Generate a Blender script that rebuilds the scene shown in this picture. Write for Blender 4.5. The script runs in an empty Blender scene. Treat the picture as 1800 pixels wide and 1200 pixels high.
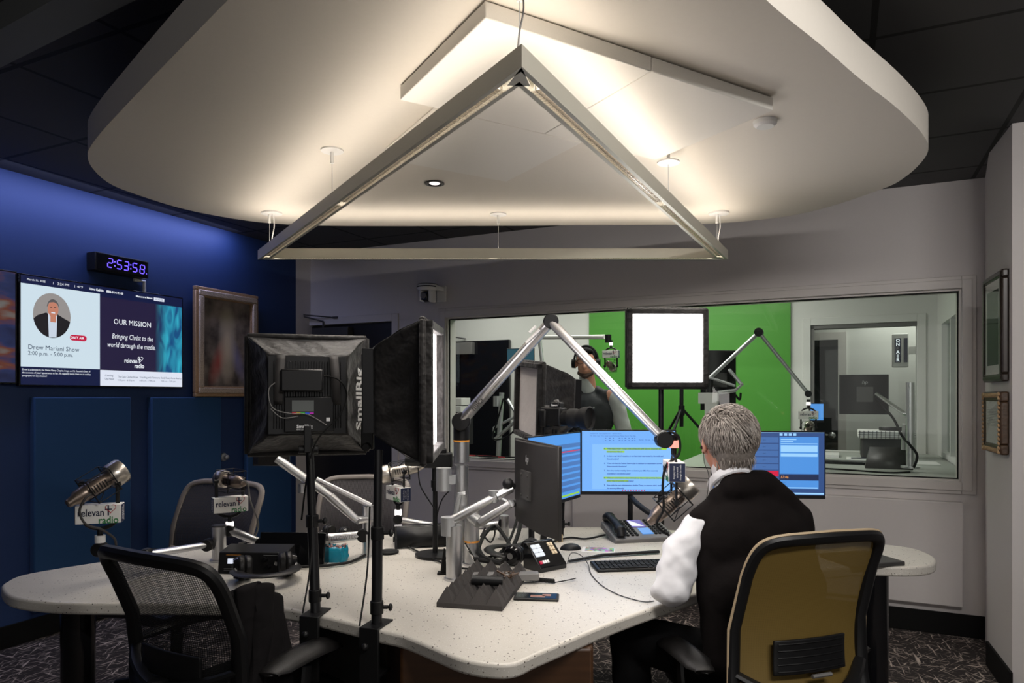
import bpy, bmesh, math, random
from mathutils import Matrix, Vector
random.seed(7)
C = bpy.context.scene.collection
PI = math.pi
F, CH, HY = 1220.0, 1.45, 697.0        # focal length in pixels (1800x1200 frame), camera height, horizon row

# ---------------------------------------------------------------- camera, world, large lights, exposure
cam = bpy.data.cameras.new('camera'); camo = bpy.data.objects.new('camera', cam); C.objects.link(camo)
cam.sensor_width = 36; cam.lens = 36*F/1800; cam.shift_y = (HY-600)/1800.0
cam.clip_start = 0.05; cam.clip_end = 100
camo.location = (0, 0, CH); camo.rotation_euler = (PI/2, 0, 0)
bpy.context.scene.camera = camo
w = bpy.data.worlds.new('world'); bpy.context.scene.world = w; w.use_nodes = True
w.node_tree.nodes['Background'].inputs[0].default_value = (.6, .65, .75, 1)
w.node_tree.nodes['Background'].inputs[1].default_value = 0.01
vs = bpy.context.scene.view_settings
vs.view_transform = 'Standard'; vs.look = 'None'; vs.gamma = 1; vs.use_curve_mapping = False; vs.exposure = 0.9

def area(name, loc, target, sx, sy, power, col=(1, 1, 1), spread=180):
    l = bpy.data.lights.new(name, 'AREA'); l.shape = 'RECTANGLE'; l.size = sx; l.size_y = sy
    l.energy = power; l.color = col; l.spread = math.radians(spread)
    o = bpy.data.objects.new(name, l); C.objects.link(o); o.location = loc
    o.rotation_euler = (Vector(target)-Vector(loc)).to_track_quat('-Z', 'Y').to_euler(); return o
# wall-wash strip above the blue wall, ceiling panels of the room behind the glass and of the room beyond it
def strip(name, a, b, aim, wid, power, col):            # a long narrow lamp from a to b shining along aim
    a, b = Vector(a), Vector(b); x = (b-a).normalized(); z = -Vector(aim).normalized(); y = z.cross(x)
    o = area(name, (a+b)/2, (a+b)/2+Vector(aim), (b-a).length, wid, power, col)
    o.rotation_euler = Matrix((x, y, z)).transposed().to_euler(); return o
strip('wall_wash_light', (-3.22, 2.6, 2.74), (-2.10, 5.45, 2.74), (-.35, .16, -1), .04, 8, (.50, .56, 1))
area('control_room_light', (1.2, 6.5, 2.72), (1.4, 7.0, 0), 2.6, 1.0, 18, (1, .97, .92))
area('control_room_light', (-.6, 7.3, 2.72), (-.6, 7.3, 0), 1.0, 1.0, 7, (1, .97, .92))
area('far_room_light', (4.6, 7.6, 2.7), (4.6, 7.6, 0), 1.2, 1.2, 11, (1, .97, .92))
area('control_room_light', (1.0, 5.75, 2.72), (0.9, 5.75, 0), 1.0, .4, 11, (1, .97, .92))  # extra lamp near the glass, added to brighten the standing man's face
area('fill_light', (1.3, 0.3, 2.7), (1.5, 2.6, 0.8), 1.6, .07, 24, (1, .96, .92))  # added fill strip overhead near the camera, lifts the room's brightness
area('fill_light', (0.2, -2.2, 1.7), (0.2, 2.2, 1.6), 3.2, 1.6, 10, (1, .96, .92))  # added large soft fill behind the camera, no fixture there

# ---------------------------------------------------------------- frames of reference
def P(px, py, Y): return Vector(((px-900)*Y/F, Y, CH-(py-HY)*Y/F))
def PT(px, py, z=0.75):
    Y = (CH-z)*F/(py-HY); return Vector(((px-900)*Y/F, Y, z))
def lwall(px):                                   # left wall: distance along it and depth at pixel column px
    Y = 4.7325/(.4526-(px-900)/F); return (Y-3.976)*1.0977, Y
def bwall(px):
    Y = 23.946/(2.068*(px-900)/F+4.359); X = Y*(px-900)/F; return (X+1.849)/.9035, Y
def LS(px): return lwall(px)[0]
def LZ(px, py): return CH-(py-HY)*lwall(px)[1]/F
def BS(px): return bwall(px)[0]
def BZ(px, py): return CH-(py-HY)*bwall(px)[1]/F
def frame(ax, ay, o):
    X = Vector((ax[0], ax[1], 0)); Yv = Vector((ay[0], ay[1], 0)); M = Matrix.Identity(4)
    for i in range(3): M[i][0] = X[i]; M[i][1] = Yv[i]; M[i][3] = o[i]
    return M
MLW = frame((.4123, .9110), (-.9110, .4123), (-2.933, 3.976, 0))     # +Y points into the wall
MBW = frame((.9035, -.4286), (.4286, .9035), (-1.849, 6.371, 0))
MRW = frame((-.3830, -.9237), (.9237, -.3830), (2.57, 3.74, 0))
MRW.translation = Vector((2.57, 3.74, 0))
CEIL = 2.76
T = Matrix.Translation
def R(a, ax='Z'): return Matrix.Rotation(math.radians(a), 4, ax)
def S(x, y, z): return Matrix.Diagonal((x, y, z, 1))

# ---------------------------------------------------------------- materials
def new_mat(name):
    m = bpy.data.materials.new(name); m.use_nodes = True
    nt = m.node_tree; return m, nt, nt.nodes['Principled BSDF']
def mat(name, col, rough=.6, metal=0, spec=.5, nscale=0, namt=.12, bump=0, coat=0, sheen=0, aniso=None):
    m, nt, b = new_mat(name); N = nt.nodes; L = nt.links
    b.inputs['Base Color'].default_value = (*col, 1); b.inputs['Roughness'].default_value = rough
    b.inputs['Metallic'].default_value = metal; b.inputs['Specular IOR Level'].default_value = spec
    if coat: b.inputs['Coat Weight'].default_value = coat
    if sheen: b.inputs['Sheen Weight'].default_value = sheen
    if nscale:
        tc = N.new('ShaderNodeTexCoord'); nz = N.new('ShaderNodeTexNoise'); nz.inputs['Scale'].default_value = nscale
        nz.inputs['Detail'].default_value = 5; src = tc.outputs['Object']
        if aniso:
            mp = N.new('ShaderNodeMapping'); mp.inputs['Scale'].default_value = aniso; L.new(src, mp.inputs[0]); src = mp.outputs[0]
        L.new(src, nz.inputs['Vector'])
        mx = N.new('ShaderNodeMix'); mx.data_type = 'RGBA'
        mx.inputs['A'].default_value = (*[c*(1-namt) for c in col], 1); mx.inputs['B'].default_value = (*[min(1, c*(1+namt)) for c in col], 1)
        L.new(nz.outputs['Fac'], mx.inputs['Factor']); L.new(mx.outputs['Result'], b.inputs['Base Color'])
        if bump:
            bp = N.new('ShaderNodeBump'); bp.inputs['Strength'].default_value = bump; bp.inputs['Distance'].default_value = .002
            L.new(nz.outputs['Fac'], bp.inputs['Height']); L.new(bp.outputs[0], b.inputs['Normal'])
    return m
def emit(name, col, s, base=None):
    m, nt, b = new_mat(name); b.inputs['Base Color'].default_value = (*(base or (.02, .02, .02)), 1)
    b.inputs['Emission Color'].default_value = (*col, 1); b.inputs['Emission Strength'].default_value = s
    b.inputs['Roughness'].default_value = .3; return m
def glass_mat(name, tint=(.93, .97, .94), refl=1.0):
    m, nt, b = new_mat(name); N = nt.nodes; L = nt.links; N.remove(b); out = N['Material Output']
    tr = N.new('ShaderNodeBsdfTransparent'); tr.inputs[0].default_value = (*tint, 1)
    gl = N.new('ShaderNodeBsdfGlossy'); gl.inputs['Roughness'].default_value = .004
    fr = N.new('ShaderNodeFresnel'); fr.inputs[0].default_value = 1.5
    mu = N.new('ShaderNodeMath'); mu.operation = 'MULTIPLY'; mu.inputs[1].default_value = refl
    mx = N.new('ShaderNodeMixShader'); L.new(fr.outputs[0], mu.inputs[0]); L.new(mu.outputs[0], mx.inputs[0])
    L.new(tr.outputs[0], mx.inputs[1]); L.new(gl.outputs[0], mx.inputs[2]); L.new(mx.outputs[0], out.inputs[0]); return m
def mesh_mat(name, col, fx=260, fz=420, hole=.55, rough=.5):
    """woven net: sine threads with see-through holes"""
    m, nt, b = new_mat(name); N = nt.nodes; L = nt.links; out = N['Material Output']
    b.inputs['Base Color'].default_value = (*col, 1); b.inputs['Roughness'].default_value = rough
    tc = N.new('ShaderNodeTexCoord'); sp = N.new('ShaderNodeSeparateXYZ'); L.new(tc.outputs['UV'], sp.inputs[0])
    def sn(sock, f):
        a = N.new('ShaderNodeMath'); a.operation = 'MULTIPLY'; a.inputs[1].default_value = f; L.new(sock, a.inputs[0])
        s = N.new('ShaderNodeMath'); s.operation = 'SINE'; L.new(a.outputs[0], s.inputs[0])
        q = N.new('ShaderNodeMath'); q.operation = 'ABSOLUTE'; L.new(s.outputs[0], q.inputs[0]); return q.outputs[0]
    p = N.new('ShaderNodeMath'); p.operation = 'MULTIPLY'; L.new(sn(sp.outputs[0], fx), p.inputs[0]); L.new(sn(sp.outputs[1], fz), p.inputs[1])
    g = N.new('ShaderNodeMath'); g.operation = 'MULTIPLY'; g.use_clamp = True; L.new(p.outputs[0], g.inputs[0]); g.inputs[1].default_value = hole*2.2
    tr = N.new('ShaderNodeBsdfTransparent'); mx = N.new('ShaderNodeMixShader')
    L.new(g.outputs[0], mx.inputs[0]); L.new(b.outputs[0], mx.inputs[1]); L.new(tr.outputs[0], mx.inputs[2]); L.new(mx.outputs[0], out.inputs[0]); return m
def nodes(m): return m.node_tree.nodes, m.node_tree.links, m.node_tree.nodes['Principled BSDF']

M = {}
M['wall'] = mat('wall_paint', (.62, .585, .57), .75, nscale=60, namt=.02, bump=.08)
M['wallg'] = mat('booth_wall_paint', (.66, .66, .63), .7, nscale=60, namt=.02)
M['blue'] = mat('blue_wall_paint', (.012, .036, .125), .62, nscale=40, namt=.05, bump=.05)
M['bluep'] = mat('blue_fabric', (.009, .058, .165), .8, nscale=300, namt=.1, bump=.1, sheen=.1)
M['cloud'] = mat('ceiling_cloud_paint', (.76, .71, .63), .75, nscale=50, namt=.02)
M['felt'] = mat('acoustic_felt', (.80, .77, .71), .9, nscale=400, namt=.04, bump=.2)
M['trim'] = mat('window_trim_paint', (.60, .565, .54), .5)
M['base'] = mat('black_rubber_base', (.004, .004, .004), .6, spec=.2)
M['black'] = mat('black_plastic', (.007, .007, .0075), .42, spec=.3, nscale=200, namt=.1)
M['blackm'] = mat('black_metal', (.008, .008, .009), .35, spec=.3)
M['gloss'] = mat('gloss_black', (.006, .006, .007), .12)
M['rubber'] = mat('black_rubber', (.007, .007, .007), .6, spec=.25)
M['leather'] = mat('black_pad_leather', (.008, .0075, .0075), .42, spec=.3, nscale=300, namt=.2, bump=.3)
M['dgrey'] = mat('dark_grey_plastic', (.05, .048, .047), .45)
M['mgrey'] = mat('mid_grey_plastic', (.16, .155, .15), .45)
M['alu'] = mat('brushed_aluminium', (.60, .60, .61), .36, metal=1, nscale=30, namt=.06, aniso=(1, 1, 14))
M['alud'] = mat('dull_aluminium', (.52, .53, .54), .45, metal=.85)
M['lamp'] = mat('lamp_aluminium', (.56, .545, .47), .45, metal=.25)
M['chrome'] = mat('chrome', (.85, .85, .85), .1, metal=1)
M['orange'] = mat('orange_ring', (.75, .32, .05), .4)
M['white'] = mat('white_plastic', (.78, .77, .75), .4)
M['paper'] = mat('white_paper', (.80, .79, .76), .7)
M['green'] = mat('green_screen_paint', (.07, .30, .03), .5)
M['soft'] = mat('softbox_fabric', (.012, .0105, .010), .6, spec=.3, nscale=25, namt=.35, bump=.9, sheen=.10)
M['softl'] = mat('softbox_lining', (.62, .58, .56), .45, nscale=18, namt=.08, bump=.5)
M['strap'] = mat('grey_webbing', (.035, .032, .031), .75)
M['ink'] = mat('dark_blue_ink', (.008, .012, .045), .5)
M['inkg'] = mat('green_ink', (.02, .19, .05), .5)
M['inkr'] = mat('dark_red_ink', (.42, .02, .03), .5)
M['inkw'] = mat('white_print', (.8, .8, .8), .5)
M['inkgrey'] = mat('grey_print', (.32, .32, .32), .5)
M['navy'] = mat('navy_card', (.012, .02, .06), .45)
M['skin'] = mat('skin', (.56, .27, .18), .48, nscale=70, namt=.08, bump=.1)
M['skin'].node_tree.nodes['Principled BSDF'].inputs['Subsurface Weight'].default_value = .15
M['skin'].node_tree.nodes['Principled BSDF'].inputs['Subsurface Scale'].default_value = .01
M['shirt'] = mat('white_shirt', (.72, .72, .75), .8, nscale=14, namt=.04, bump=1.0)
M['vest'] = mat('black_knit_vest', (.0065, .005, .005), .95, spec=.12, nscale=22, namt=.3, bump=.6)
M['trou'] = mat('black_trousers', (.005, .005, .0055), .9, spec=.12, nscale=30, namt=.3, bump=.4)
M['coat'] = mat('black_coat_cloth', (.007, .006, .0065), .85, spec=.15, nscale=18, namt=.3, bump=.5)
M['tan'] = mesh_mat('tan_mesh', (.14, .088, .014), 210, 330, .05, .7)
M['bmesh'] = mesh_mat('black_mesh', (.009, .009, .009), 190, 210, .27, .55)
M['bmesh2'] = mesh_mat('dark_grey_mesh', (.035, .031, .033), 200, 300, .12, .7)
M['framegrey'] = mat('taupe_chair_frame', (.17, .15, .135), .45)
M['tanedge'] = mat('tan_piping', (.42, .32, .20), .5)
M['foam'] = mat('charcoal_foam', (.045, .040, .038), .9, nscale=500, namt=.2, bump=.4)
M['teal'] = mat('teal_plastic_pouch', (.0, .25, .38), .25, nscale=30, namt=.3, bump=.8)
M['gold'] = mat('gilded_wood', (.46, .29, .16), .42, metal=.3, nscale=90, namt=.4, bump=.8)
M['goldl'] = mat('pale_gilt_carving', (.58, .46, .34), .4, metal=.3, nscale=120, namt=.6, bump=2.5)
M['dwood'] = mat('dark_frame_wood', (.022, .014, .010), .35, nscale=40, namt=.4)
M['bwood'] = mat('carved_brown_wood', (.06, .032, .016), .45, nscale=60, namt=.5, bump=.8)
M['mic'] = mat('microphone_body', (.25, .20, .165), .34, metal=.8)
M['micn'] = mat('microphone_nickel', (.50, .46, .41), .3, metal=.9)
M['glass'] = glass_mat('window_glass', (.955, .98, .965), .35)
M['glassf'] = glass_mat('picture_glass', (.97, .98, .97), .2)
M['bag'] = glass_mat('clear_plastic_bag', (.80, .84, .80), 1.6)
M['up'] = emit('lamp_uplight', (1, .89, .77), 6.3)
M['down'] = emit('lamp_downlight', (1, .90, .80), 3.2)
M['softon'] = emit('lit_diffuser', (1, .95, .92), 5.0)
M['softon2'] = emit('lit_diffuser_side', (1, .92, .90), 4.5)
M['led'] = emit('blue_led', (.10, .06, 1), 1.7)
M['ringw'] = emit('white_light_ring', (1, .93, .90), 1.0)
M['ringr'] = emit('red_light_ring', (1, .25, .20), 1.0)
def scr(n, c, s=1.0): M[n] = emit(n, c, s*.56)
scr('s_white', (.58, .70, .78)); scr('s_text', (.80, .84, .90)); scr('s_navy', (.004, .008, .045)); scr('s_dark', (.015, .010, .040))
scr('s_ink', (.03, .05, .09)); scr('s_teal', (.02, .33, .58)); scr('s_teal2', (.04, .52, .72)); scr('s_blue', (.02, .10, .30)); scr('s_grey', (.28, .26, .25)); scr('s_red', (.50, .01, .05))
scr('s_skin', (.50, .20, .13)); scr('s_hair', (.10, .09, .09)); scr('s_suit', (.012, .010, .012)); scr('s_shirt', (.55, .62, .72)); scr('s_pale', (.70, .74, .85))
scr('d_page', (.22, .50, .98)); scr('d_page2', (.16, .42, .92)); scr('d_ink', (.01, .05, .30)); scr('d_hl', (.30, .62, .03)); scr('d_slate', (.025, .07, .22)); scr('d_row', (.05, .14, .38)); scr('d_dark', (.008, .020, .07))
scr('d_red', (.62, .004, .05)); scr('d_lite', (.32, .62, 1)); scr('d_mid', (.07, .28, .72)); scr('d_amber', (.9, .35, .05))
scr('s_violet', (.05, .02, .35)); scr('s_brown', (.10, .03, .02))

# floor carpet
m, nt, b = new_mat('carpet'); N = nt.nodes; L = nt.links; M['carpet'] = m
tc = N.new('ShaderNodeTexCoord'); prev = None
for i, (ang, sc) in enumerate([(20, 9), (75, 8), (-35, 10), (-70, 7)]):
    m0 = N.new('ShaderNodeMapping'); m0.inputs['Rotation'].default_value = (0, 0, math.radians(ang)); L.new(tc.outputs['Object'], m0.inputs[0]); mp = N.new('ShaderNodeMapping'); mp.inputs['Scale'].default_value = (sc*.55, sc*5.5, 1); mp.inputs['Location'].default_value = (i*3.3, i*7.1, 0)
    L.new(m0.outputs[0], mp.inputs[0]); nz = N.new('ShaderNodeTexNoise'); nz.inputs['Scale'].default_value = 1.6; nz.inputs['Detail'].default_value = 6; nz.inputs['Distortion'].default_value = .6; L.new(mp.outputs[0], nz.inputs['Vector'])
    r = N.new('ShaderNodeMapRange'); r.inputs[1].default_value = .60; r.inputs[2].default_value = .68; L.new(nz.outputs['Fac'], r.inputs[0])
    if prev:
        mx = N.new('ShaderNodeMath'); mx.operation = 'MAXIMUM'; L.new(prev, mx.inputs[0]); L.new(r.outputs[0], mx.inputs[1]); prev = mx.outputs[0]
    else: prev = r.outputs[0]
cr = N.new('ShaderNodeMix'); cr.data_type = 'RGBA'; cr.inputs['A'].default_value = (.022, .016, .015, 1); cr.inputs['B'].default_value = (.55, .46, .40, 1)
L.new(prev, cr.inputs['Factor']); L.new(cr.outputs['Result'], b.inputs['Base Color']); b.inputs['Roughness'].default_value = .95
bp = N.new('ShaderNodeBump'); bp.inputs['Strength'].default_value = .5; bp.inputs['Distance'].default_value = .01; L.new(prev, bp.inputs['Height']); L.new(bp.outputs[0], b.inputs['Normal'])
# speckled solid surface
def speck_mat():
    m, nt, b = new_mat('speckled_solid_surface'); N = nt.nodes; L = nt.links
    tc = N.new('ShaderNodeTexCoord'); last = None
    base = (.58, .55, .495)
    for i, (sc, th, col) in enumerate([(75, .16, (.10, .085, .07)), (120, .15, (.32, .25, .18)), (55, .11, (.05, .05, .05)), (160, .2, (.78, .76, .72))]):
        mp = N.new('ShaderNodeMapping'); mp.inputs['Scale'].default_value = (1, 1.7 if i % 2 else .6, 1); mp.inputs['Rotation'].default_value = (0, 0, i*.9); L.new(tc.outputs['Object'], mp.inputs[0])
        v = N.new('ShaderNodeTexVoronoi'); v.inputs['Scale'].default_value = sc; L.new(mp.outputs[0], v.inputs['Vector'])
        c = N.new('ShaderNodeMath'); c.operation = 'LESS_THAN'; c.inputs[1].default_value = th; L.new(v.outputs['Distance'], c.inputs[0])
        sep = N.new('ShaderNodeSeparateColor'); L.new(v.outputs['Color'], sep.inputs[0])
        c2 = N.new('ShaderNodeMath'); c2.operation = 'LESS_THAN'; c2.inputs[1].default_value = .6; L.new(sep.outputs[0], c2.inputs[0])
        c3 = N.new('ShaderNodeMath'); c3.operation = 'MULTIPLY'; L.new(c.outputs[0], c3.inputs[0]); L.new(c2.outputs[0], c3.inputs[1])
        mx = N.new('ShaderNodeMix'); mx.data_type = 'RGBA'
        if last: L.new(last, mx.inputs['A'])
        else: mx.inputs['A'].default_value = (*base, 1)
        mx.inputs['B'].default_value = (*col, 1); L.new(c3.outputs[0], mx.inputs['Factor']); last = mx.outputs['Result']
    L.new(last, b.inputs['Base Color']); b.inputs['Roughness'].default_value = .32; return m
M['stone'] = speck_mat()
# ceiling tiles (2 ft grid, object coordinates)
def tile_mat():
    m, nt, b = new_mat('black_ceiling_tile'); N = nt.nodes; L = nt.links
    tc = N.new('ShaderNodeTexCoord'); sp = N.new('ShaderNodeSeparateXYZ'); L.new(tc.outputs['Object'], sp.inputs[0]); ds = []
    for k in (0, 1):
        a = N.new('ShaderNodeMath'); a.operation = 'DIVIDE'; a.inputs[1].default_value = .61; L.new(sp.outputs[k], a.inputs[0])
        f = N.new('ShaderNodeMath'); f.operation = 'FRACT'; L.new(a.outputs[0], f.inputs[0])
        s = N.new('ShaderNodeMath'); s.operation = 'SUBTRACT'; s.inputs[1].default_value = .5; L.new(f.outputs[0], s.inputs[0])
        q = N.new('ShaderNodeMath'); q.operation = 'ABSOLUTE'; L.new(s.outputs[0], q.inputs[0])
        g = N.new('ShaderNodeMath'); g.operation = 'GREATER_THAN'; g.inputs[1].default_value = .482; L.new(q.outputs[0], g.inputs[0]); ds.append(g.outputs[0])
    mx = N.new('ShaderNodeMath'); mx.operation = 'MAXIMUM'; L.new(ds[0], mx.inputs[0]); L.new(ds[1], mx.inputs[1])
    c = N.new('ShaderNodeMix'); c.data_type = 'RGBA'; c.inputs['A'].default_value = (.065, .065, .066, 1); c.inputs['B'].default_value = (.010, .010, .010, 1)
    L.new(mx.outputs[0], c.inputs['Factor']); L.new(c.outputs['Result'], b.inputs['Base Color']); b.inputs['Roughness'].default_value = .8; return m
M['tile'] = tile_mat()
# wood of the desk pedestal
m = mat('pedestal_wood', (.06, .026, .010), .45, nscale=5, namt=.5, aniso=(1, 1, 9)); M['wood'] = m
# hair with a random grey per strand
m, nt, b = new_mat('grey_hair'); N = nt.nodes; L = nt.links; M['hair'] = m
g = N.new('ShaderNodeNewGeometry'); rp = N.new('ShaderNodeValToRGB'); L.new(g.outputs['Random Per Island'], rp.inputs[0])
rp.color_ramp.elements[0].color = (.06, .048, .04, 1); rp.color_ramp.elements[1].color = (.50, .455, .41, 1); e = rp.color_ramp.elements.new(.45); e.color = (.20, .17, .15, 1)
L.new(rp.outputs[0], b.inputs['Base Color']); b.inputs['Roughness'].default_value = .45
# abstract canvas: brown ground with pale, red and violet soft streaks
def canvas_mat():
    m, nt, b = new_mat('painted_canvas'); N = nt.nodes; L = nt.links
    tc = N.new('ShaderNodeTexCoord'); nz = N.new('ShaderNodeTexNoise'); nz.inputs['Scale'].default_value = 7; nz.inputs['Detail'].default_value = 8; L.new(tc.outputs['Object'], nz.inputs['Vector'])
    r = N.new('ShaderNodeValToRGB'); L.new(nz.outputs['Fac'], r.inputs[0]); r.color_ramp.elements[0].position = .3; r.color_ramp.elements[1].position = .75
    r.color_ramp.elements[0].color = (.025, .018, .014, 1); r.color_ramp.elements[1].color = (.42, .34, .28, 1); last = r.outputs[0]
    for (cx, cz, rx, rz, rot, col, k) in [(-.075, -.12, .075, .24, 24, (.50, .10, .08), .7), (.085, -.10, .07, .24, -24, (.26, .24, .42), .7), (0, .0, .10, .34, 0, (.78, .66, .48), .75), (.0, .19, .11, .10, 0, (.50, .44, .28), .45)]:
        mp = N.new('ShaderNodeMapping'); mp.vector_type = 'TEXTURE'; mp.inputs['Location'].default_value = (cx, 0, cz); mp.inputs['Rotation'].default_value = (0, math.radians(rot), 0); mp.inputs['Scale'].default_value = (rx, 1, rz); L.new(tc.outputs['Object'], mp.inputs[0])
        gr = N.new('ShaderNodeTexGradient'); gr.gradient_type = 'SPHERICAL'; L.new(mp.outputs[0], gr.inputs[0])
        mu = N.new('ShaderNodeMath'); mu.operation = 'MULTIPLY'; mu.inputs[1].default_value = k*1.6; mu.use_clamp = True; L.new(gr.outputs['Fac'], mu.inputs[0])
        mx = N.new('ShaderNodeMix'); mx.data_type = 'RGBA'; L.new(mu.outputs[0], mx.inputs['Factor']); L.new(last, mx.inputs['A']); mx.inputs['B'].default_value = (*col, 1); last = mx.outputs['Result']
    L.new(last, b.inputs['Base Color']); b.inputs['Roughness'].default_value = .5; return m
M['canvas'] = canvas_mat()

for n_, d_ in (('shirt', .02), ('soft', .012), ('coat', .012), ('softl', .006), ('vest', .006)):
    [x for x in M[n_].node_tree.nodes if x.type == 'BUMP'][0].inputs['Distance'].default_value = d_
for n_, k_ in (('shirt', 1.0), ('soft', 2.0), ('coat', 2.0)):
    [x for x in M[n_].node_tree.nodes if x.type == 'TEX_NOISE'][0].inputs['Detail'].default_value = k_
def teal_mat():                        # generic picture on the wall screen: folds of blue green cloth fading into the dark panel
    m, nt, b = new_mat('teal_picture'); N = nt.nodes; L = nt.links; tc = N.new('ShaderNodeTexCoord'); sp = N.new('ShaderNodeSeparateXYZ'); L.new(tc.outputs['Generated'], sp.inputs[0])
    wv = N.new('ShaderNodeTexNoise'); wv.inputs['Scale'].default_value = 2.2; wv.inputs['Detail'].default_value = 1.5; wv.inputs['Distortion'].default_value = 1.2; L.new(tc.outputs['Generated'], wv.inputs[0])
    r = N.new('ShaderNodeValToRGB'); L.new(wv.outputs['Fac'], r.inputs[0]); r.color_ramp.elements[0].position = .35; r.color_ramp.elements[1].position = .62; r.color_ramp.elements[0].color = (.008, .07, .20, 1); r.color_ramp.elements[1].color = (.03, .38, .52, 1)
    g = N.new('ShaderNodeMapRange'); g.inputs[1].default_value = .0; g.inputs[2].default_value = .45; L.new(sp.outputs[0], g.inputs[0])
    mx = N.new('ShaderNodeMix'); mx.data_type = 'RGBA'; mx.inputs['A'].default_value = (.015, .010, .040, 1); L.new(r.outputs[0], mx.inputs['B']); L.new(g.outputs[0], mx.inputs['Factor'])
    L.new(mx.outputs['Result'], b.inputs['Emission Color']); b.inputs['Emission Strength'].default_value = .56; b.inputs['Base Color'].default_value = (.01, .01, .01, 1); return m
M['teal_pic'] = teal_mat()
scr('s_tealdk', (.01, .06, .09))
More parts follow.
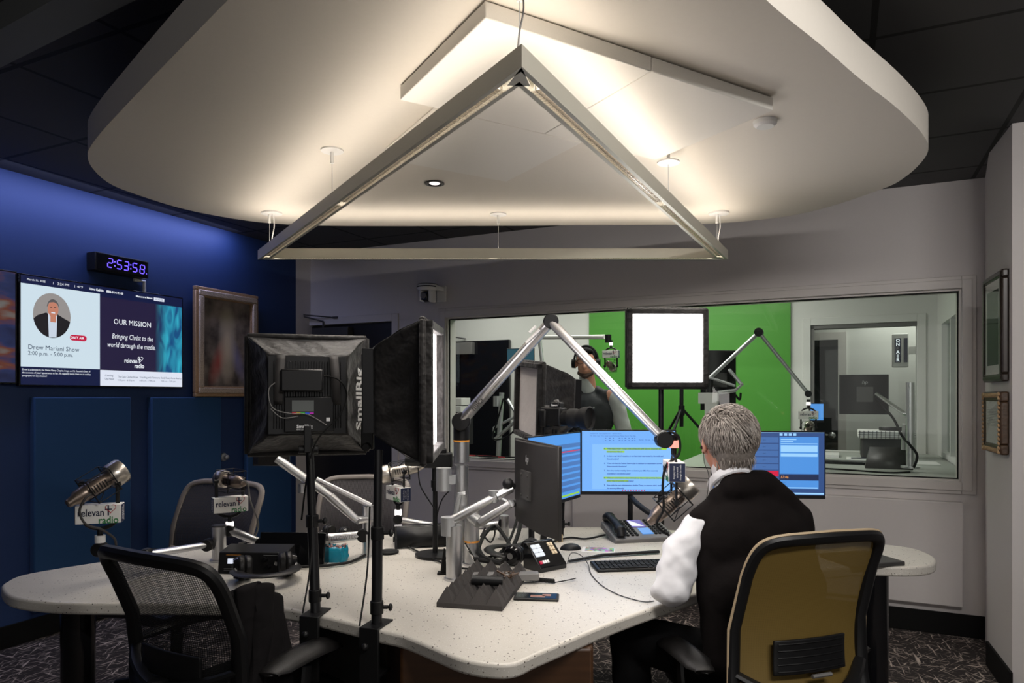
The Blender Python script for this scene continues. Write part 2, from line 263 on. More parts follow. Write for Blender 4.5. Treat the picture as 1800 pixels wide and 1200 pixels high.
# ---------------------------------------------------------------- mesh builder
class MB:
    def __init__(s, M0=None): s.bm = bmesh.new(); s.M = M0.copy() if M0 else Matrix.Identity(4)
    def _x(s, geom, m): bmesh.ops.transform(s.bm, matrix=s.M @ m, verts=geom)
    def box(s, c, d, rot=None):
        g = bmesh.ops.create_cube(s.bm, size=1)['verts']
        m = T(Vector(c)) @ (rot if rot else Matrix.Identity(4)) @ S(*d); s._x(g, m); return s
    def b2(s, x0, x1, y0, y1, z0, z1): return s.box(((x0+x1)/2, (y0+y1)/2, (z0+z1)/2), (abs(x1-x0), abs(y1-y0), abs(z1-z0)))
    def cyl(s, p0, p1, r0, r1=None, seg=20, caps=True):
        p0, p1 = Vector(p0), Vector(p1); r1 = r0 if r1 is None else r1
        d = p1-p0; g = bmesh.ops.create_cone(s.bm, cap_ends=caps, segments=seg, radius1=max(r0, 1e-5), radius2=max(r1, 1e-5), depth=d.length)['verts']
        m = T((p0+p1)/2) @ d.to_track_quat('Z', 'Y').to_matrix().to_4x4(); s._x(g, m); return s
    def ball(s, c, r, sc=(1, 1, 1), rot=None, seg=20):
        g = bmesh.ops.create_uvsphere(s.bm, u_segments=seg, v_segments=seg//2+2, radius=r)['verts']
        s._x(g, T(Vector(c)) @ (rot if rot else Matrix.Identity(4)) @ S(*sc)); return s
    def lathe(s, prof, c=(0, 0, 0), rot=None, seg=28):
        m = s.M @ T(Vector(c)) @ (rot if rot else Matrix.Identity(4)); rings = []
        for r, z in prof:
            rings.append([s.bm.verts.new(m @ Vector((r*math.cos(2*PI*k/seg), r*math.sin(2*PI*k/seg), z))) for k in range(seg)])
        for a, b in zip(rings, rings[1:]):
            for k in range(seg): s.bm.faces.new((a[k], a[(k+1) % seg], b[(k+1) % seg], b[k]))
        for rg in (rings[0], rings[-1]):
            try: s.bm.faces.new(rg)
            except ValueError: pass
        return s
    def tube(s, pts, r, seg=8, closed=False, flat=1.0, up=(0, 0, 1)):
        pts = [Vector(p) for p in pts]; n = len(pts); rings = []
        rr = r if isinstance(r, (list, tuple)) else [r]*n
        prevx = None
        for i, p in enumerate(pts):
            a = pts[(i-1) % n] if (closed or i > 0) else p; b_ = pts[(i+1) % n] if (closed or i < n-1) else p
            t = (b_-a)
            if t.length < 1e-9: t = Vector((0, 0, 1))
            t.normalize()
            x = t.cross(Vector(up)) if prevx is None else (prevx - t*prevx.dot(t))
            if x.length < 1e-4: x = t.cross(Vector((1, 0, 0)))
            x.normalize(); prevx = x; y = x.cross(t)
            rings.append([s.bm.verts.new(s.M @ (p + (x*math.cos(2*PI*k/seg) + y*flat*math.sin(2*PI*k/seg))*rr[i])) for k in range(seg)])
        m = n if closed else n-1
        for i in range(m):
            a, b_ = rings[i], rings[(i+1) % n]
            for k in range(seg): s.bm.faces.new((a[k], a[(k+1) % seg], b_[(k+1) % seg], b_[k]))
        if not closed: s.bm.faces.new(rings[0][::-1]); s.bm.faces.new(rings[-1])
        return s
    def prism(s, pts, z0, z1, rot=None):
        m = s.M @ (rot if rot else Matrix.Identity(4))
        a = [s.bm.verts.new(m @ Vector((p[0], p[1], z0))) for p in pts]; b = [s.bm.verts.new(m @ Vector((p[0], p[1], z1))) for p in pts]
        n = len(pts); s.bm.faces.new(a[::-1]); s.bm.faces.new(b)
        for i in range(n): s.bm.faces.new((a[i], a[(i+1) % n], b[(i+1) % n], b[i]))
        return s
    def quad(s, p): s.bm.faces.new([s.bm.verts.new(s.M @ Vector(q)) for q in p]); return s
    def grid(s, fn, nu, nv, thick=0, uv=True):
        V = [[s.bm.verts.new(s.M @ Vector(fn(i/nu, j/nv))) for i in range(nu+1)] for j in range(nv+1)]
        ul = s.bm.loops.layers.uv.verify()
        for j in range(nv):
            for i in range(nu):
                f = s.bm.faces.new((V[j][i], V[j][i+1], V[j+1][i+1], V[j+1][i]))
                for lp, q in zip(f.loops, ((i, j), (i+1, j), (i+1, j+1), (i, j+1))): lp[ul].uv = (q[0]/nu, q[1]/nv)
        return s
    def text(s, txt, size, m=None, align='CENTER', ext=.0004, shear=0, bold=0, sx=1.0):
        cu = bpy.data.curves.new('t', 'FONT'); cu.body = txt; cu.size = size; cu.align_x = align; cu.align_y = 'CENTER'; cu.shear = shear
        cu.extrude = ext; cu.offset = bold; cu.resolution_u = 2
        o = bpy.data.objects.new('t', cu); C.objects.link(o); dg = bpy.context.evaluated_depsgraph_get()
        me = bpy.data.meshes.new_from_object(o.evaluated_get(dg)); n0 = len(s.bm.verts); s.bm.from_mesh(me)
        s.bm.verts.ensure_lookup_table(); vs_ = s.bm.verts[n0:]
        bmesh.ops.transform(s.bm, matrix=s.M @ (m or Matrix.Identity(4)) @ S(sx, 1, 1), verts=vs_)
        C.objects.unlink(o); bpy.data.objects.remove(o); bpy.data.meshes.remove(me); return s
    def build(s, name, material, parent=None, bevel=0, ang=35, tagd=None, solid=0, bseg=2):
        off = Vector((0, 0, 0)); p = parent
        while p is not None: off += p.location; p = p.parent
        if s.bm.verts: bmesh.ops.translate(s.bm, verts=s.bm.verts[:], vec=-off)
        bmesh.ops.recalc_face_normals(s.bm, faces=s.bm.faces[:])
        me = bpy.data.meshes.new(name); s.bm.to_mesh(me); s.bm.free()
        me.materials.append(M[material] if isinstance(material, str) else material)
        me.shade_smooth(); me.set_sharp_from_angle(angle=math.radians(ang))
        o = bpy.data.objects.new(name, me); C.objects.link(o); o.parent = parent
        if solid: md = o.modifiers.new('s', 'SOLIDIFY'); md.thickness = solid; md.offset = 0
        if bevel:
            md = o.modifiers.new('b', 'BEVEL'); md.width = bevel; md.segments = bseg; md.limit_method = 'ANGLE'; md.angle_limit = math.radians(40)
        return o
    def single(s, name, material, label, cat, group=None, **k):      # a thing that is one mesh
        vs_ = s.bm.verts; c = Vector((sum(v.co.x for v in vs_)/len(vs_), sum(v.co.y for v in vs_)/len(vs_), min(v.co.z for v in vs_)))
        bmesh.ops.translate(s.bm, verts=s.bm.verts[:], vec=-c); o = s.build(name, material, None, **k); o.location = c
        tag(o, label, cat, group); return o
def tag(o, label, cat, group=None):
    o['label'] = label; o['category'] = cat
    if group: o['group'] = group
    return o
def thing(name, label, cat, loc=(0, 0, 0), group=None):
    o = bpy.data.objects.new(name, None); C.objects.link(o); o.location = Vector(loc); o.empty_display_size = .05
    return tag(o, label, cat, group)
def struct(name, mb, material, **k):
    o = mb.build(name, material, **k); o['kind'] = 'structure'; return o
def copy_tree(o, parent=None):
    c = o.copy(); C.objects.link(c); c.parent = parent
    for ch in [x for x in bpy.data.objects if x.parent == o]: copy_tree(ch, c)
    return c
def place(o, Mx):
    l, q, sc = Mx.decompose(); o.location = l; o.rotation_euler = q.to_euler(); return o
def cat(pts, n=8, closed=False):
    pts = [Vector(p) for p in pts]; out = []; N_ = len(pts)
    g = (lambda i: pts[i % N_]) if closed else (lambda i: pts[max(0, min(N_-1, i))])
    for i in range(N_ if closed else N_-1):
        a, b, c, d = g(i-1), g(i), g(i+1), g(i+2)
        for k in range(n):
            t = k/n; out.append(.5*((2*b)+(-a+c)*t+(2*a-5*b+4*c-d)*t*t+(-a+3*b-3*c+d)*t**3))
    if not closed: out.append(pts[-1])
    return out
def blob(name, prims, material, parent, voxel=.008, it=4, post=None):
    """one continuous skin grown over tapered limbs: joined, voxel-remeshed and smoothed"""
    mb = MB()
    for p in prims:
        if p[0] == 'c':
            _, a, ra, b, rb = p; mb.cyl(a, b, ra, rb, 16); mb.ball(a, ra, seg=16); mb.ball(b, rb, seg=16)
        elif p[0] == 'e': mb.ball(p[1], 1, p[2], p[3] if len(p) > 3 else None, seg=24)
        elif p[0] == 'b': mb.box(p[1], p[2], p[3] if len(p) > 3 else None)
    o = mb.build(name, material, parent)
    md = o.modifiers.new('r', 'REMESH'); md.mode = 'VOXEL'; md.voxel_size = voxel; md.use_smooth_shade = True
    md = o.modifiers.new('s', 'SMOOTH'); md.iterations = it; md.factor = .6
    dg = bpy.context.evaluated_depsgraph_get(); me = bpy.data.meshes.new_from_object(o.evaluated_get(dg))
    o.modifiers.clear(); o.data = me; me.shade_smooth()
    if post:
        for v in me.vertices: v.co = post(v.co.copy())
    return o
# ================================================================= THE ROOM
fl = MB(); fl.box((0.5, 4, -.03), (11, 15, .06)); struct('floor', fl, 'carpet')
# ceiling: suspended black tiles, laid parallel to the window wall
AX = math.degrees(math.atan2(-.4286, .9035))
cm = MB()
pts = [(-3.6, -1.5), (3.9, -1.5), (3.9, 3.6), (2.9, 4.2), (-1.80, 6.42), (-1.99, 6.38), (-3.0, 4.1), (-5.0, -1.3)]
Rm = R(-AX); cm.prism([(Rm @ Vector((x, y, 0))).to_2d()-Vector((.104, 2.865)) for x, y in pts], 0, .05)
ce = struct('ceiling', cm, 'tile'); ce.rotation_euler.z = math.radians(AX); ce.location = (R(AX) @ Vector((.104, 2.865, 0))); ce.location.z = CEIL
cm2 = MB(MBW); cm2.b2(-1.2, 9.5, .12, 6.0, 0, .05); c2 = struct('ceiling_booth', cm2, 'wallg'); c2.location.z = CEIL
# left wall (blue) with a short white return at the corner
sb = LS(520)
wl = MB(MLW); wl.b2(-5.0, sb, 0, .12, 0, CEIL); struct('wall_left', wl, 'blue')
wl = MB(MLW); wl.b2(sb, LS(546)+.02, 0, .12, 0, CEIL); struct('wall_left_return', wl, 'wall')
bb = MB(MLW); bb.b2(-5.0, LS(545), -.012, 0, 0, .13); struct('baseboard_left', bb, 'base', bevel=.003)
# back wall with door and window openings
WS0, WS1 = BS(785), BS(1690); WZ0, WZ1 = .935, 2.105
DS0, DS1 = BS(536), BS(690); DZ = 2.10
LB = 5.18
wb = MB(MBW); D_ = .13
wb.b2(0, LB, 0, D_, DZ+.001 if DZ > WZ1 else WZ1, CEIL)
wb.b2(0, DS0, 0, D_, 0, DZ); wb.b2(DS1, WS0, 0, D_, 0, DZ+.02); wb.b2(WS0, WS1, 0, D_, 0, WZ0); wb.b2(WS0, WS1, 0, D_, WZ1, DZ+.02); wb.b2(WS1, LB, 0, D_, 0, DZ+.02)
struct('wall_back', wb, 'wall')
bb = MB(MBW); bb.b2(DS1+.07, LB, -.012, 0, 0, .136); struct('baseboard_back', bb, 'base', bevel=.003)
# right wall stub: a jog toward the camera
jog = [(2.83, 4.151), (2.57, 3.74), (2.40, 3.33), (4.0, 2.571), (4.4, 3.4)]
wr = MB(); wr.prism(jog, 0, CEIL); struct('wall_right', wr, 'wall')
bb = MB(MRW); bb.b2(-.012, .444+.012, -.012, 0, 0, .13); struct('baseboard_right', bb, 'base')
# window casing
def casing(mb, s0, s1, z0, z1, w_, d0, d1):
    mb.b2(s0-w_, s0, d0, d1, z0-w_, z1+w_); mb.b2(s1, s1+w_, d0, d1, z0-w_, z1+w_); mb.b2(s0, s1, d0, d1, z1, z1+w_); mb.b2(s0, s1, d0, d1, z0-w_, z0)
wt = MB(MBW); casing(wt, WS0, WS1, WZ0, WZ1, .075, -.014, 0); casing(wt, WS0, WS1, WZ0, WZ1, .052, -.026, -.014); win1 = struct('window_1', wt, 'trim', bevel=.003)
wj = MB(MBW); wj.b2(WS0, WS0+.012, 0, D_, WZ0, WZ1); wj.b2(WS1-.012, WS1, 0, D_, WZ0, WZ1); wj.b2(WS0, WS1, 0, D_, WZ0, WZ0+.012); wj.b2(WS0, WS1, 0, D_, WZ1-.012, WZ1)
struct('jamb', wj, 'trim', parent=win1)
gk = MB(MBW); casing(gk, WS0+.02, WS1-.02, WZ0+.02, WZ1-.02, .007, .02, .028); struct('gasket', gk, 'base', parent=win1)
gp = MB(MBW); gp.b2(WS0+.012, WS1-.012, .022, .028, WZ0+.012, WZ1-.012); struct('pane', gp, 'glass', parent=win1)
# door in the back wall with closer
dt = MB(MBW); dt.b2(DS0-.065, DS0, -.016, D_, 0, DZ+.065); dt.b2(DS1, DS1+.065, -.016, D_, 0, DZ+.065); dt.b2(DS0, DS1, -.016, D_, DZ, DZ+.065)
struct('trim_1', dt, 'trim', bevel=.003)
d = MB(MBW); d.b2(DS0+.004, DS1-.004, .02, .065, .01, DZ-.004); d1 = struct('door_1', d, mat('black_door_laminate', (.012, .011, .012), .35), bevel=.002)
c = MB(MBW); cs = BS(600); c.b2(BS(555), BS(618), -.055, .02, DZ-.145, DZ-.03); c.build('door_closer', 'dgrey', d1, bevel=.006)
c = MB(MBW); c.cyl((BS(572), -.03, DZ-.03), (BS(572), -.03, DZ+.03), .008); c.tube([(BS(572), -.03, DZ+.03), (BS(541), -.10, DZ+.085)], .007); c.tube([(BS(541), -.10, DZ+.095), (BS(590), -.022, DZ+.06)], .006); c.box((BS(592), -.02, DZ+.06), (.05, .02, .018))
c.build('closer_arm', 'dgrey', d1)
c = MB(MBW); c.cyl((DS0+.07, .02, 1.0), (DS0+.07, -.03, 1.0), .025); c.cyl((DS0+.07, -.04, 1.0), (DS0+.18, -.04, 1.0), .010); c.build('door_handle', 'chrome', d1)
# grey acoustic panel below the window
p = MB(MBW); p.b2(BS(1010), BS(1691), -.055, -.002, .185, .815)
p.single('sound_absorber', 'wall', 'wide pale grey acoustic panel on the wall under the studio window', 'acoustic panel', bevel=.006)
# blue acoustic panels
M['bwallp'] = M['bluep']
for (a, b_, lab) in [(51, 222, 'tall blue fabric acoustic panel under the large wall screen, leftmost of the blue panels'), (258, 381, 'tall blue fabric acoustic panel below the gilt framed painting'), (427, 505, 'narrow blue fabric acoustic panel partly behind the black softbox, nearest the corner')]:
    p = MB(MLW); p.b2(LS(a), LS(b_), -.05, -.002, .17, 1.447)
    p.single('sound_absorber', 'bluep', lab, 'acoustic panel', 'blue acoustic panels on the left wall', bevel=.008)
k = MB(MLW); sk = LS(392); zk = LZ(392, 803)
k.lathe([(.032, 0), (.034, .006), (.030, .014), (.014, .018), (.014, .03), (.019, .034), (.019, .045), (.010, .05)], (sk, -.002, zk), R(90, 'X'))
k.single('round_knob', 'alud', 'small round grey knob on the blue wall between two panels', 'knob')

# ---- ceiling cloud
cpx = [(401, 0), (337, 65), (268, 136), (215, 192), (180, 230), (160, 256), (154, 274), (163, 296), (192, 322), (238, 341), (326, 368), (422, 386), (500, 394), (600, 397), (840, 397), (1000, 396), (1120, 395), (1235, 394), (1355, 384), (1444, 367), (1551, 332), (1591, 311), (1622, 282), (1632, 258), (1618, 231), (1578, 191), (1511, 138), (1444, 80), (1347, 0)]
ZC = 2.45
cw = [((px-900)/F*(ZC-CH)*F/(HY-py), (ZC-CH)*F/(HY-py)) for px, py in cpx]
cw += [(.50, 1.58), (.36, 1.40), (.20, 1.27), (0, 1.22), (-.20, 1.27), (-.40, 1.42), (-.56, 1.60)]
cc = [v.to_2d() for v in cat([(x, y, 0) for x, y in cw], 6, True)]
cl = MB(); cl.prism(cc, ZC, ZC+.128); 
cloud = thing('ceiling_cloud', 'large rounded cream ceiling cloud hanging over the studio desk', 'ceiling cloud', (0, 2.8, ZC))
cl.build('cloud_panel', 'cloud', cloud, ang=40)
for x, y in [(-1.1, 2.6), (1.1, 2.6), (0, 3.6), (0, 1.7)]:
    h = MB(); h.cyl((x, y, ZC+.12), (x, y, CEIL), .01); h.build('hanger', 'black', cloud)
# felt boxes under the cloud
A_, B_ = Vector((.856, .517, 0)), Vector((-.517, .856, 0)); O_ = Vector((-.067, 1.745, 0))
FM = Matrix.Identity(4)
for i in range(3): FM[i][0] = A_[i]; FM[i][1] = B_[i]; FM[i][3] = O_[i]
for (a0, a1, b0, b1, lab) in [(0, .555, 0, .565, 'square cream acoustic tile under the ceiling cloud, left of the pair'), (.558, 1.095, 0, .565, 'square cream acoustic tile under the ceiling cloud, right of the pair beside the round sensor'), (.16, .725, .568, 1.12, 'square cream acoustic tile under the ceiling cloud, farthest back near the recessed light')]:
    p = MB(FM); p.b2(a0, a1, b0, b1, ZC-.048, ZC-.004)
    p.single('acoustic_tile', 'felt', lab, 'acoustic tile', 'acoustic tiles under the ceiling cloud', bevel=.003)
q = (ZC-CH)*F/(HY-321); rl = thing('recessed_light', 'small round recessed downlight in the ceiling cloud', 'light', ((764-900)/F*q, q, ZC))
x0, y0 = rl.location.x, rl.location.y
a = MB(); a.lathe([(.036, 0), (.046, -.003), (.046, -.006), (.034, -.007), (.030, 0)], (x0, y0, ZC)); a.build('trim_ring', 'black', rl)
a = MB(); a.cyl((x0, y0, ZC-.002), (x0, y0, ZC-.004), .024); a.build('lens', 'ringw', rl)
q = (ZC-CH)*F/(HY-212); a = MB(); a.lathe([(.001, -.022), (.03, -.022), (.04, -.014), (.042, 0)], ((1345-900)/F*q, q, ZC-.001))
a.single('smoke_sensor', 'white', 'small white round sensor on the ceiling cloud beside the acoustic tile', 'sensor')
# beam high on the left
BE = frame((.86, -.51), (.51, .86), (-1.90, 2.576, 0)); a = MB(BE); a.b2(-1.2, 3.5, -.13, 0, 2.67, CEIL); struct('trim_3', a, mat('grey_beam_paint', (.13, .135, .13), .6))
# ================================================================= TRIANGLE PENDANT
LYb, LYf, LZ0, LH = 3.824, 1.585, 2.204, .052
A3 = Vector(((453-900)*LYb/F, LYb, 0)); B3 = Vector(((1280-900)*LYb/F, LYb, 0)); C3 = Vector(((917-900)*LYf/F, LYf, 0))
lampo = thing('triangle_pendant_lamp', 'triangular aluminium pendant light hanging under the ceiling cloud over the desk', 'pendant light', (0, 3.0, LZ0))
G3 = (A3+B3+C3)/3
def inset(d):                    # the triangle shrunk by d
    k = 1-d/((B3-A3).length*math.sqrt(3)/6); return [G3+(v-G3)*k for v in (A3, B3, C3)]
def ring(mb, d0, d1, z0, z1):
    o, i = inset(d0), inset(d1)
    for k in range(3):
        p = [o[k], o[(k+1) % 3], i[(k+1) % 3], i[k]]; mb.prism([v.to_2d() for v in p], z0, z1)
W3 = .052
f = MB(); ring(f, 0, .004, LZ0, LZ0+LH); ring(f, W3-.004, W3, LZ0, LZ0+LH); ring(f, .004, W3-.004, LZ0+.030, LZ0+.034); ring(f, .004, .013, LZ0, LZ0+.003); ring(f, W3-.013, W3-.004, LZ0, LZ0+.003)
for v in (A3, B3, C3):
    d = (G3-v).normalized(); c = v+d*.05; f.prism([(v+d*.004).to_2d(), (v+d*.10+d.cross(Vector((0, 0, 1)))*.028).to_2d(), (v+d*.10-d.cross(Vector((0, 0, 1)))*.028).to_2d()], LZ0, LZ0+.004)
f.build('frame', 'lamp', lampo)
u = MB(); ring(u, .008, W3-.008, LZ0+LH-.006, LZ0+LH-.004); u.build('uplight_strip', 'up', lampo)
u = MB(); ring(u, .014, W3-.014, LZ0+.0285, LZ0+.0295); u.build('downlight_strip', 'down', lampo)
mids = inset(W3/2)
M['louv'] = mat('polished_louver', (.75, .72, .68), .2, metal=1)
for k in range(3):
    a, b_ = mids[k], mids[(k+1) % 3]; d = (b_-a); n = int(d.length/.014); dn = d.normalized(); lv = MB()
    rot = Matrix.Rotation(math.atan2(dn.y, dn.x), 4, 'Z')
    for j in range(6, n-5):
        if abs(j-n*.5) < 2:
            if len(lv.bm.verts) and j < n*.5: lv.build('louver', 'louv', lampo); lv = MB()
            continue
        lv.box(a+d*(j/n)+Vector((0, 0, LZ0+.010)), (.0012, W3-.012, .018), rot)
        lv.box(a+d*(j/n)+Vector((0, 0, LZ0+.010)), (.0142, .0012, .018), rot)
    lv.build('louver', 'louv', lampo)
for k in range(3):                        # the lamp's own downward light, cut off at a low angle by the louvers
    a, b_ = mids[k]+Vector((0, 0, LZ0-.002)), mids[(k+1) % 3]+Vector((0, 0, LZ0-.002)); a, b_ = a+(b_-a)*.05, b_-(b_-a)*.05
    l_ = strip('louver_light', a, b_, (0, 0, -1), .02, 4.6, (1, .93, .86)); l_.data.spread = math.radians(112)
sp_ = bpy.data.lights.new('recessed_spot', 'SPOT'); sp_.energy = 9; sp_.spot_size = math.radians(110); sp_.spot_blend = .8; sp_.shadow_soft_size = .03; sp_.color = (1, .93, .86)
so_ = bpy.data.objects.new('recessed_spot', sp_); C.objects.link(so_); so_.location = (rl.location.x, rl.location.y, ZC-.02)
cords = [(455, 378, A3+(G3-A3)*.06), (1283, 380, B3+(G3-B3)*.06), (573, 267, None), (1187, 268, None), (914, 378, None), (917, -40, C3+(G3-C3)*.05)]
for (px, py, w3) in cords:
    q = (ZC-CH)*F/(HY-py); X = (px-900)/F*q
    if w3 is None:
        if px < 800: e = inset(W3/2); w3 = e[0]+(e[2]-e[0])*.455
        elif px > 1000: e = inset(W3/2); w3 = e[1]+(e[2]-e[1])*.455
        else: w3 = (A3+B3)/2+Vector((.03, -.026, 0))
        X, q = w3.x, w3.y
    else: X, q = w3.x, w3.y
    s = MB(); s.lathe([(.001, 0), (.045, 0), (.045, -.006), (.001, -.010)], (X, q, ZC-(.048 if px == 1187 else 0))); s.cyl((X, q, ZC-.008), (X, q, ZC-.055), .007); s.build('canopy', 'white', lampo)
    s = MB(); s.cyl((X, q, ZC-.05), (X, q, LZ0+LH), .0012, seg=6); s.build('cable', 'alud', lampo)
for w3, ox, m_ in [(A3+(G3-A3)*.06, .02, 'white'), (B3+(G3-B3)*.06, .012, 'white'), (C3+(G3-C3)*.05, .004, 'mgrey')]:
    s = MB(); b0 = w3+Vector((ox, .0, 0)); s.tube(cat([b0+Vector((0, 0, ZC)), b0+Vector((.006, 0, ZC-.07)), b0+Vector((-.004, 0, ZC-.13)), b0+Vector((-.01, 0, LZ0+LH))]), .003 if m_ == 'white' else .0025, 6)
    if m_ == 'white': s.lathe([(.001, -.008), (.05, -.008), (.052, 0)], (b0.x, b0.y-.01, ZC-.001))
    s.build('power_cord', m_, lampo)

# ================================================================= WALL THINGS
# wall screen
s0, s1 = LS(25), LS(314); z0, z1 = 1.512, 2.170; cx, cz = (s0+s1)/2, (z0+z1)/2; TW, TH = (s1-s0), z1-z0
def wallroot(name, label, cat_, MW, s, z, depth=0, group=None):
    loc = MW @ Vector((s, -depth, z)); return thing(name, label, cat_, loc, group)
tv = wallroot('wall_screen', 'large wall screen with a white programme panel and dark blue slogan panel', 'screen', MLW, cx, cz)
b = MB(MLW); b.b2(s0, s1, -.045, -.012, z0, z1); b.b2(cx-.2, cx+.2, -.012, 0, cz-.15, cz+.15); b.build('housing', 'gloss', tv, bevel=.003)
VT = MLW @ T(Vector((cx, -.0455, cz))) @ R(90, 'X')          # local x right, local y up on the screen face
SW, SH = TW-.018, TH-.018
def U(x): return (x-.5)*SW
def V_(y): return (.5-y)*SH
def rect(mb, x0, x1, y0, y1, k): mb.b2(U(x0), U(x1), V_(y1), V_(y0), k*.0004, k*.0004+.0003)
def part(name, m_, parent, fn, Mx=None):
    q = MB(Mx if Mx else VT); fn(q); return q.build(name, m_, parent)
part('screen', 's_navy', tv, lambda q: rect(q, 0, 1, 0, 1, 0))
def ell(q, cx_, cy_, rx, ry, k, n=36, clip=None):
    q.prism([(U(cx_)+rx*math.cos(2*PI*i/n), V_(cy_)+ry*math.sin(2*PI*i/n)) for i in range(n)], k*.0004, k*.0004+.0003)
part('programme_panel', 's_white', tv, lambda q: rect(q, .0, .435, .075, .835, 1))
part('slogan_panel', 's_dark', tv, lambda q: rect(q, .437, 1, .10, .84, 1))
part('schedule_panel', 's_pale', tv, lambda q: rect(q, .437, 1, .84, 1, 1))
part('picture', 'teal_pic', tv, lambda q: rect(q, .80, .997, .10, .84, 2))
part('portrait_ground', 's_grey', tv, lambda q: ell(q, .162, .345, .112*1.0, .135, 2))
def suit(q):
    pts = []
    cx_, cy_, rx, ry = U(.162), V_(.345), .112, .135
    for i in range(25):
        a = math.radians(180+12+i*(156/24)); pts.append((cx_+rx*math.cos(a), cy_+ry*math.sin(a)))
    pts += [(cx_+.075, cy_-.012), (cx_+.03, cy_+.012), (cx_, cy_-.01), (cx_-.035, cy_+.015), (cx_-.085, cy_-.005)]
    q.prism(pts, .0012, .0014)
part('portrait_suit', 's_suit', tv, suit)
part('portrait_shirt', 's_shirt', tv, lambda q: q.prism([(U(.162)-.02, V_(.345)-.132), (U(.162)+.025, V_(.345)-.130), (U(.162)+.03, V_(.345)+.008), (U(.162)-.025, V_(.345)+.012)], .0016, .0018))
part('portrait_face', 's_skin', tv, lambda q: (ell(q, .166, .285, .032, .048, 5), q.b2(U(.166)-.016, U(.166)+.018, V_(.36)-.03, V_(.36)+.02, .0018, .0020)))
part('portrait_hair', 's_hair', tv, lambda q: q.prism([(U(.166)+.036*math.cos(math.radians(a)), V_(.268)+.050*math.sin(math.radians(a))) for a in range(0, 185, 12)]+[(U(.166)-.030, V_(.255)), (U(.166)-.024, V_(.225)), (U(.166)+.004, V_(.216)), (U(.166)+.026, V_(.232))], .0022, .0024))
part('portrait_smile', 's_pale', tv, lambda q: q.b2(U(.166)-.011, U(.166)+.012, V_(.318)-.003, V_(.318)+.003, .0024, .0026))
part('portrait_eyes', 's_suit', tv, lambda q: (q.b2(U(.166)-.018, U(.166)-.006, V_(.268)-.002, V_(.268)+.002, .0024, .0026), q.b2(U(.166)+.006, U(.166)+.018, V_(.268)-.002, V_(.268)+.002, .0024, .0026)))
part('on_air_badge', 's_red', tv, lambda q: (q.b2(U(.275), U(.34), V_(.565), V_(.51), .0008, .0011), q.cyl((U(.275), V_(.5375), .0008), (U(.275), V_(.5375), .0011), .0176), q.cyl((U(.34), V_(.5375), .0008), (U(.34), V_(.5375), .0011), .0176)))
def tx(q, s, size, x, y, k=4, al='LEFT', **kw): q.text(s, size, T(Vector((U(x), V_(y), k*.0004))), al, .0001, **kw)
def tvw(q):
    tx(q, 'March 11, 2025', .017, .03, .035); tx(q, '|', .017, .165, .035); tx(q, '3:24 PM', .022, .19, .037); tx(q, '|', .017, .285, .035); tx(q, '40°F', .020, .30, .037); tx(q, '|', .017, .37, .035)
    tx(q, 'Live Call-In', .020, .375, .04, bold=.0006); tx(q, '888-914-9149', .021, .475, .042, bold=.0006); tx(q, 'Memorare Meter:', .018, .665, .045, bold=.0004)
    tx(q, 'ON', .020, .262, .538, 4, bold=.0005); tx(q, 'Y', .020, .296, .535, 4, bold=.0005); tx(q, 'AIR', .020, .312, .538, 4, bold=.0005)
    tx(q, 'OUR MISSION', .050, .645, .34, 5, 'CENTER', sx=.90); tx(q, 'Bringing Christ to the', .048, .645, .49, 5, 'CENTER', shear=.22, sx=.72); tx(q, 'world through the media.', .048, .64, .58, 5, 'CENTER', shear=.22, sx=.72)
    for i, s in enumerate(['Drew is a devotee to the Divine Mercy Chaplet, Image, and St. Faustina\'s Diary of', 'the accounts of Jesus\' appearances to her. He regularly shares them on air and has', 'paragraphs for any situation!']): tx(q, s, .0155, .006, .862+i*.028, sx=.80)
part('white_lettering', 's_text', tv, tvw)
part('dark_lettering', 's_ink', tv, lambda q: (tx(q, 'Drew Mariani Show', .040, .035, .655, sx=.95), tx(q, '2:00 p.m. - 5:00 p.m.', .034, .035, .71, sx=.95), tx(q, 'Coming', .018, .465, .895), tx(q, 'Up Next', .018, .465, .93), tx(q, 'The Cale Clarke Show', .019, .545, .905, sx=.85), tx(q, '5:00 p.m. - 6:00 p.m.', .015, .545, .94), tx(q, 'Trending with Timmerie', .019, .69, .905, sx=.85), tx(q, '6:00 p.m. - 7:00 p.m.', .015, .69, .94), tx(q, 'Family Rosary Across America', .019, .84, .905, sx=.72), tx(q, '7:00 p.m. - 7:30 p.m.', .015, .84, .94)))
part('counter_field', 's_pale', tv, lambda q: rect(q, .79, .865, .03, .065, 2))
part('counter_digits', 's_ink', tv, lambda q: tx(q, '620,937,100', .013, .8275, .048, 4, 'CENTER'))
def heart(n=40):
    out = []
    for i in range(n):
        t = 2*PI*i/n; out.append((.016*16*math.sin(t)**3/16*1.0, (.013*math.cos(t)*1.0-.005*math.cos(2*t)-.002*math.cos(3*t)-.001*math.cos(4*t))))
    return out
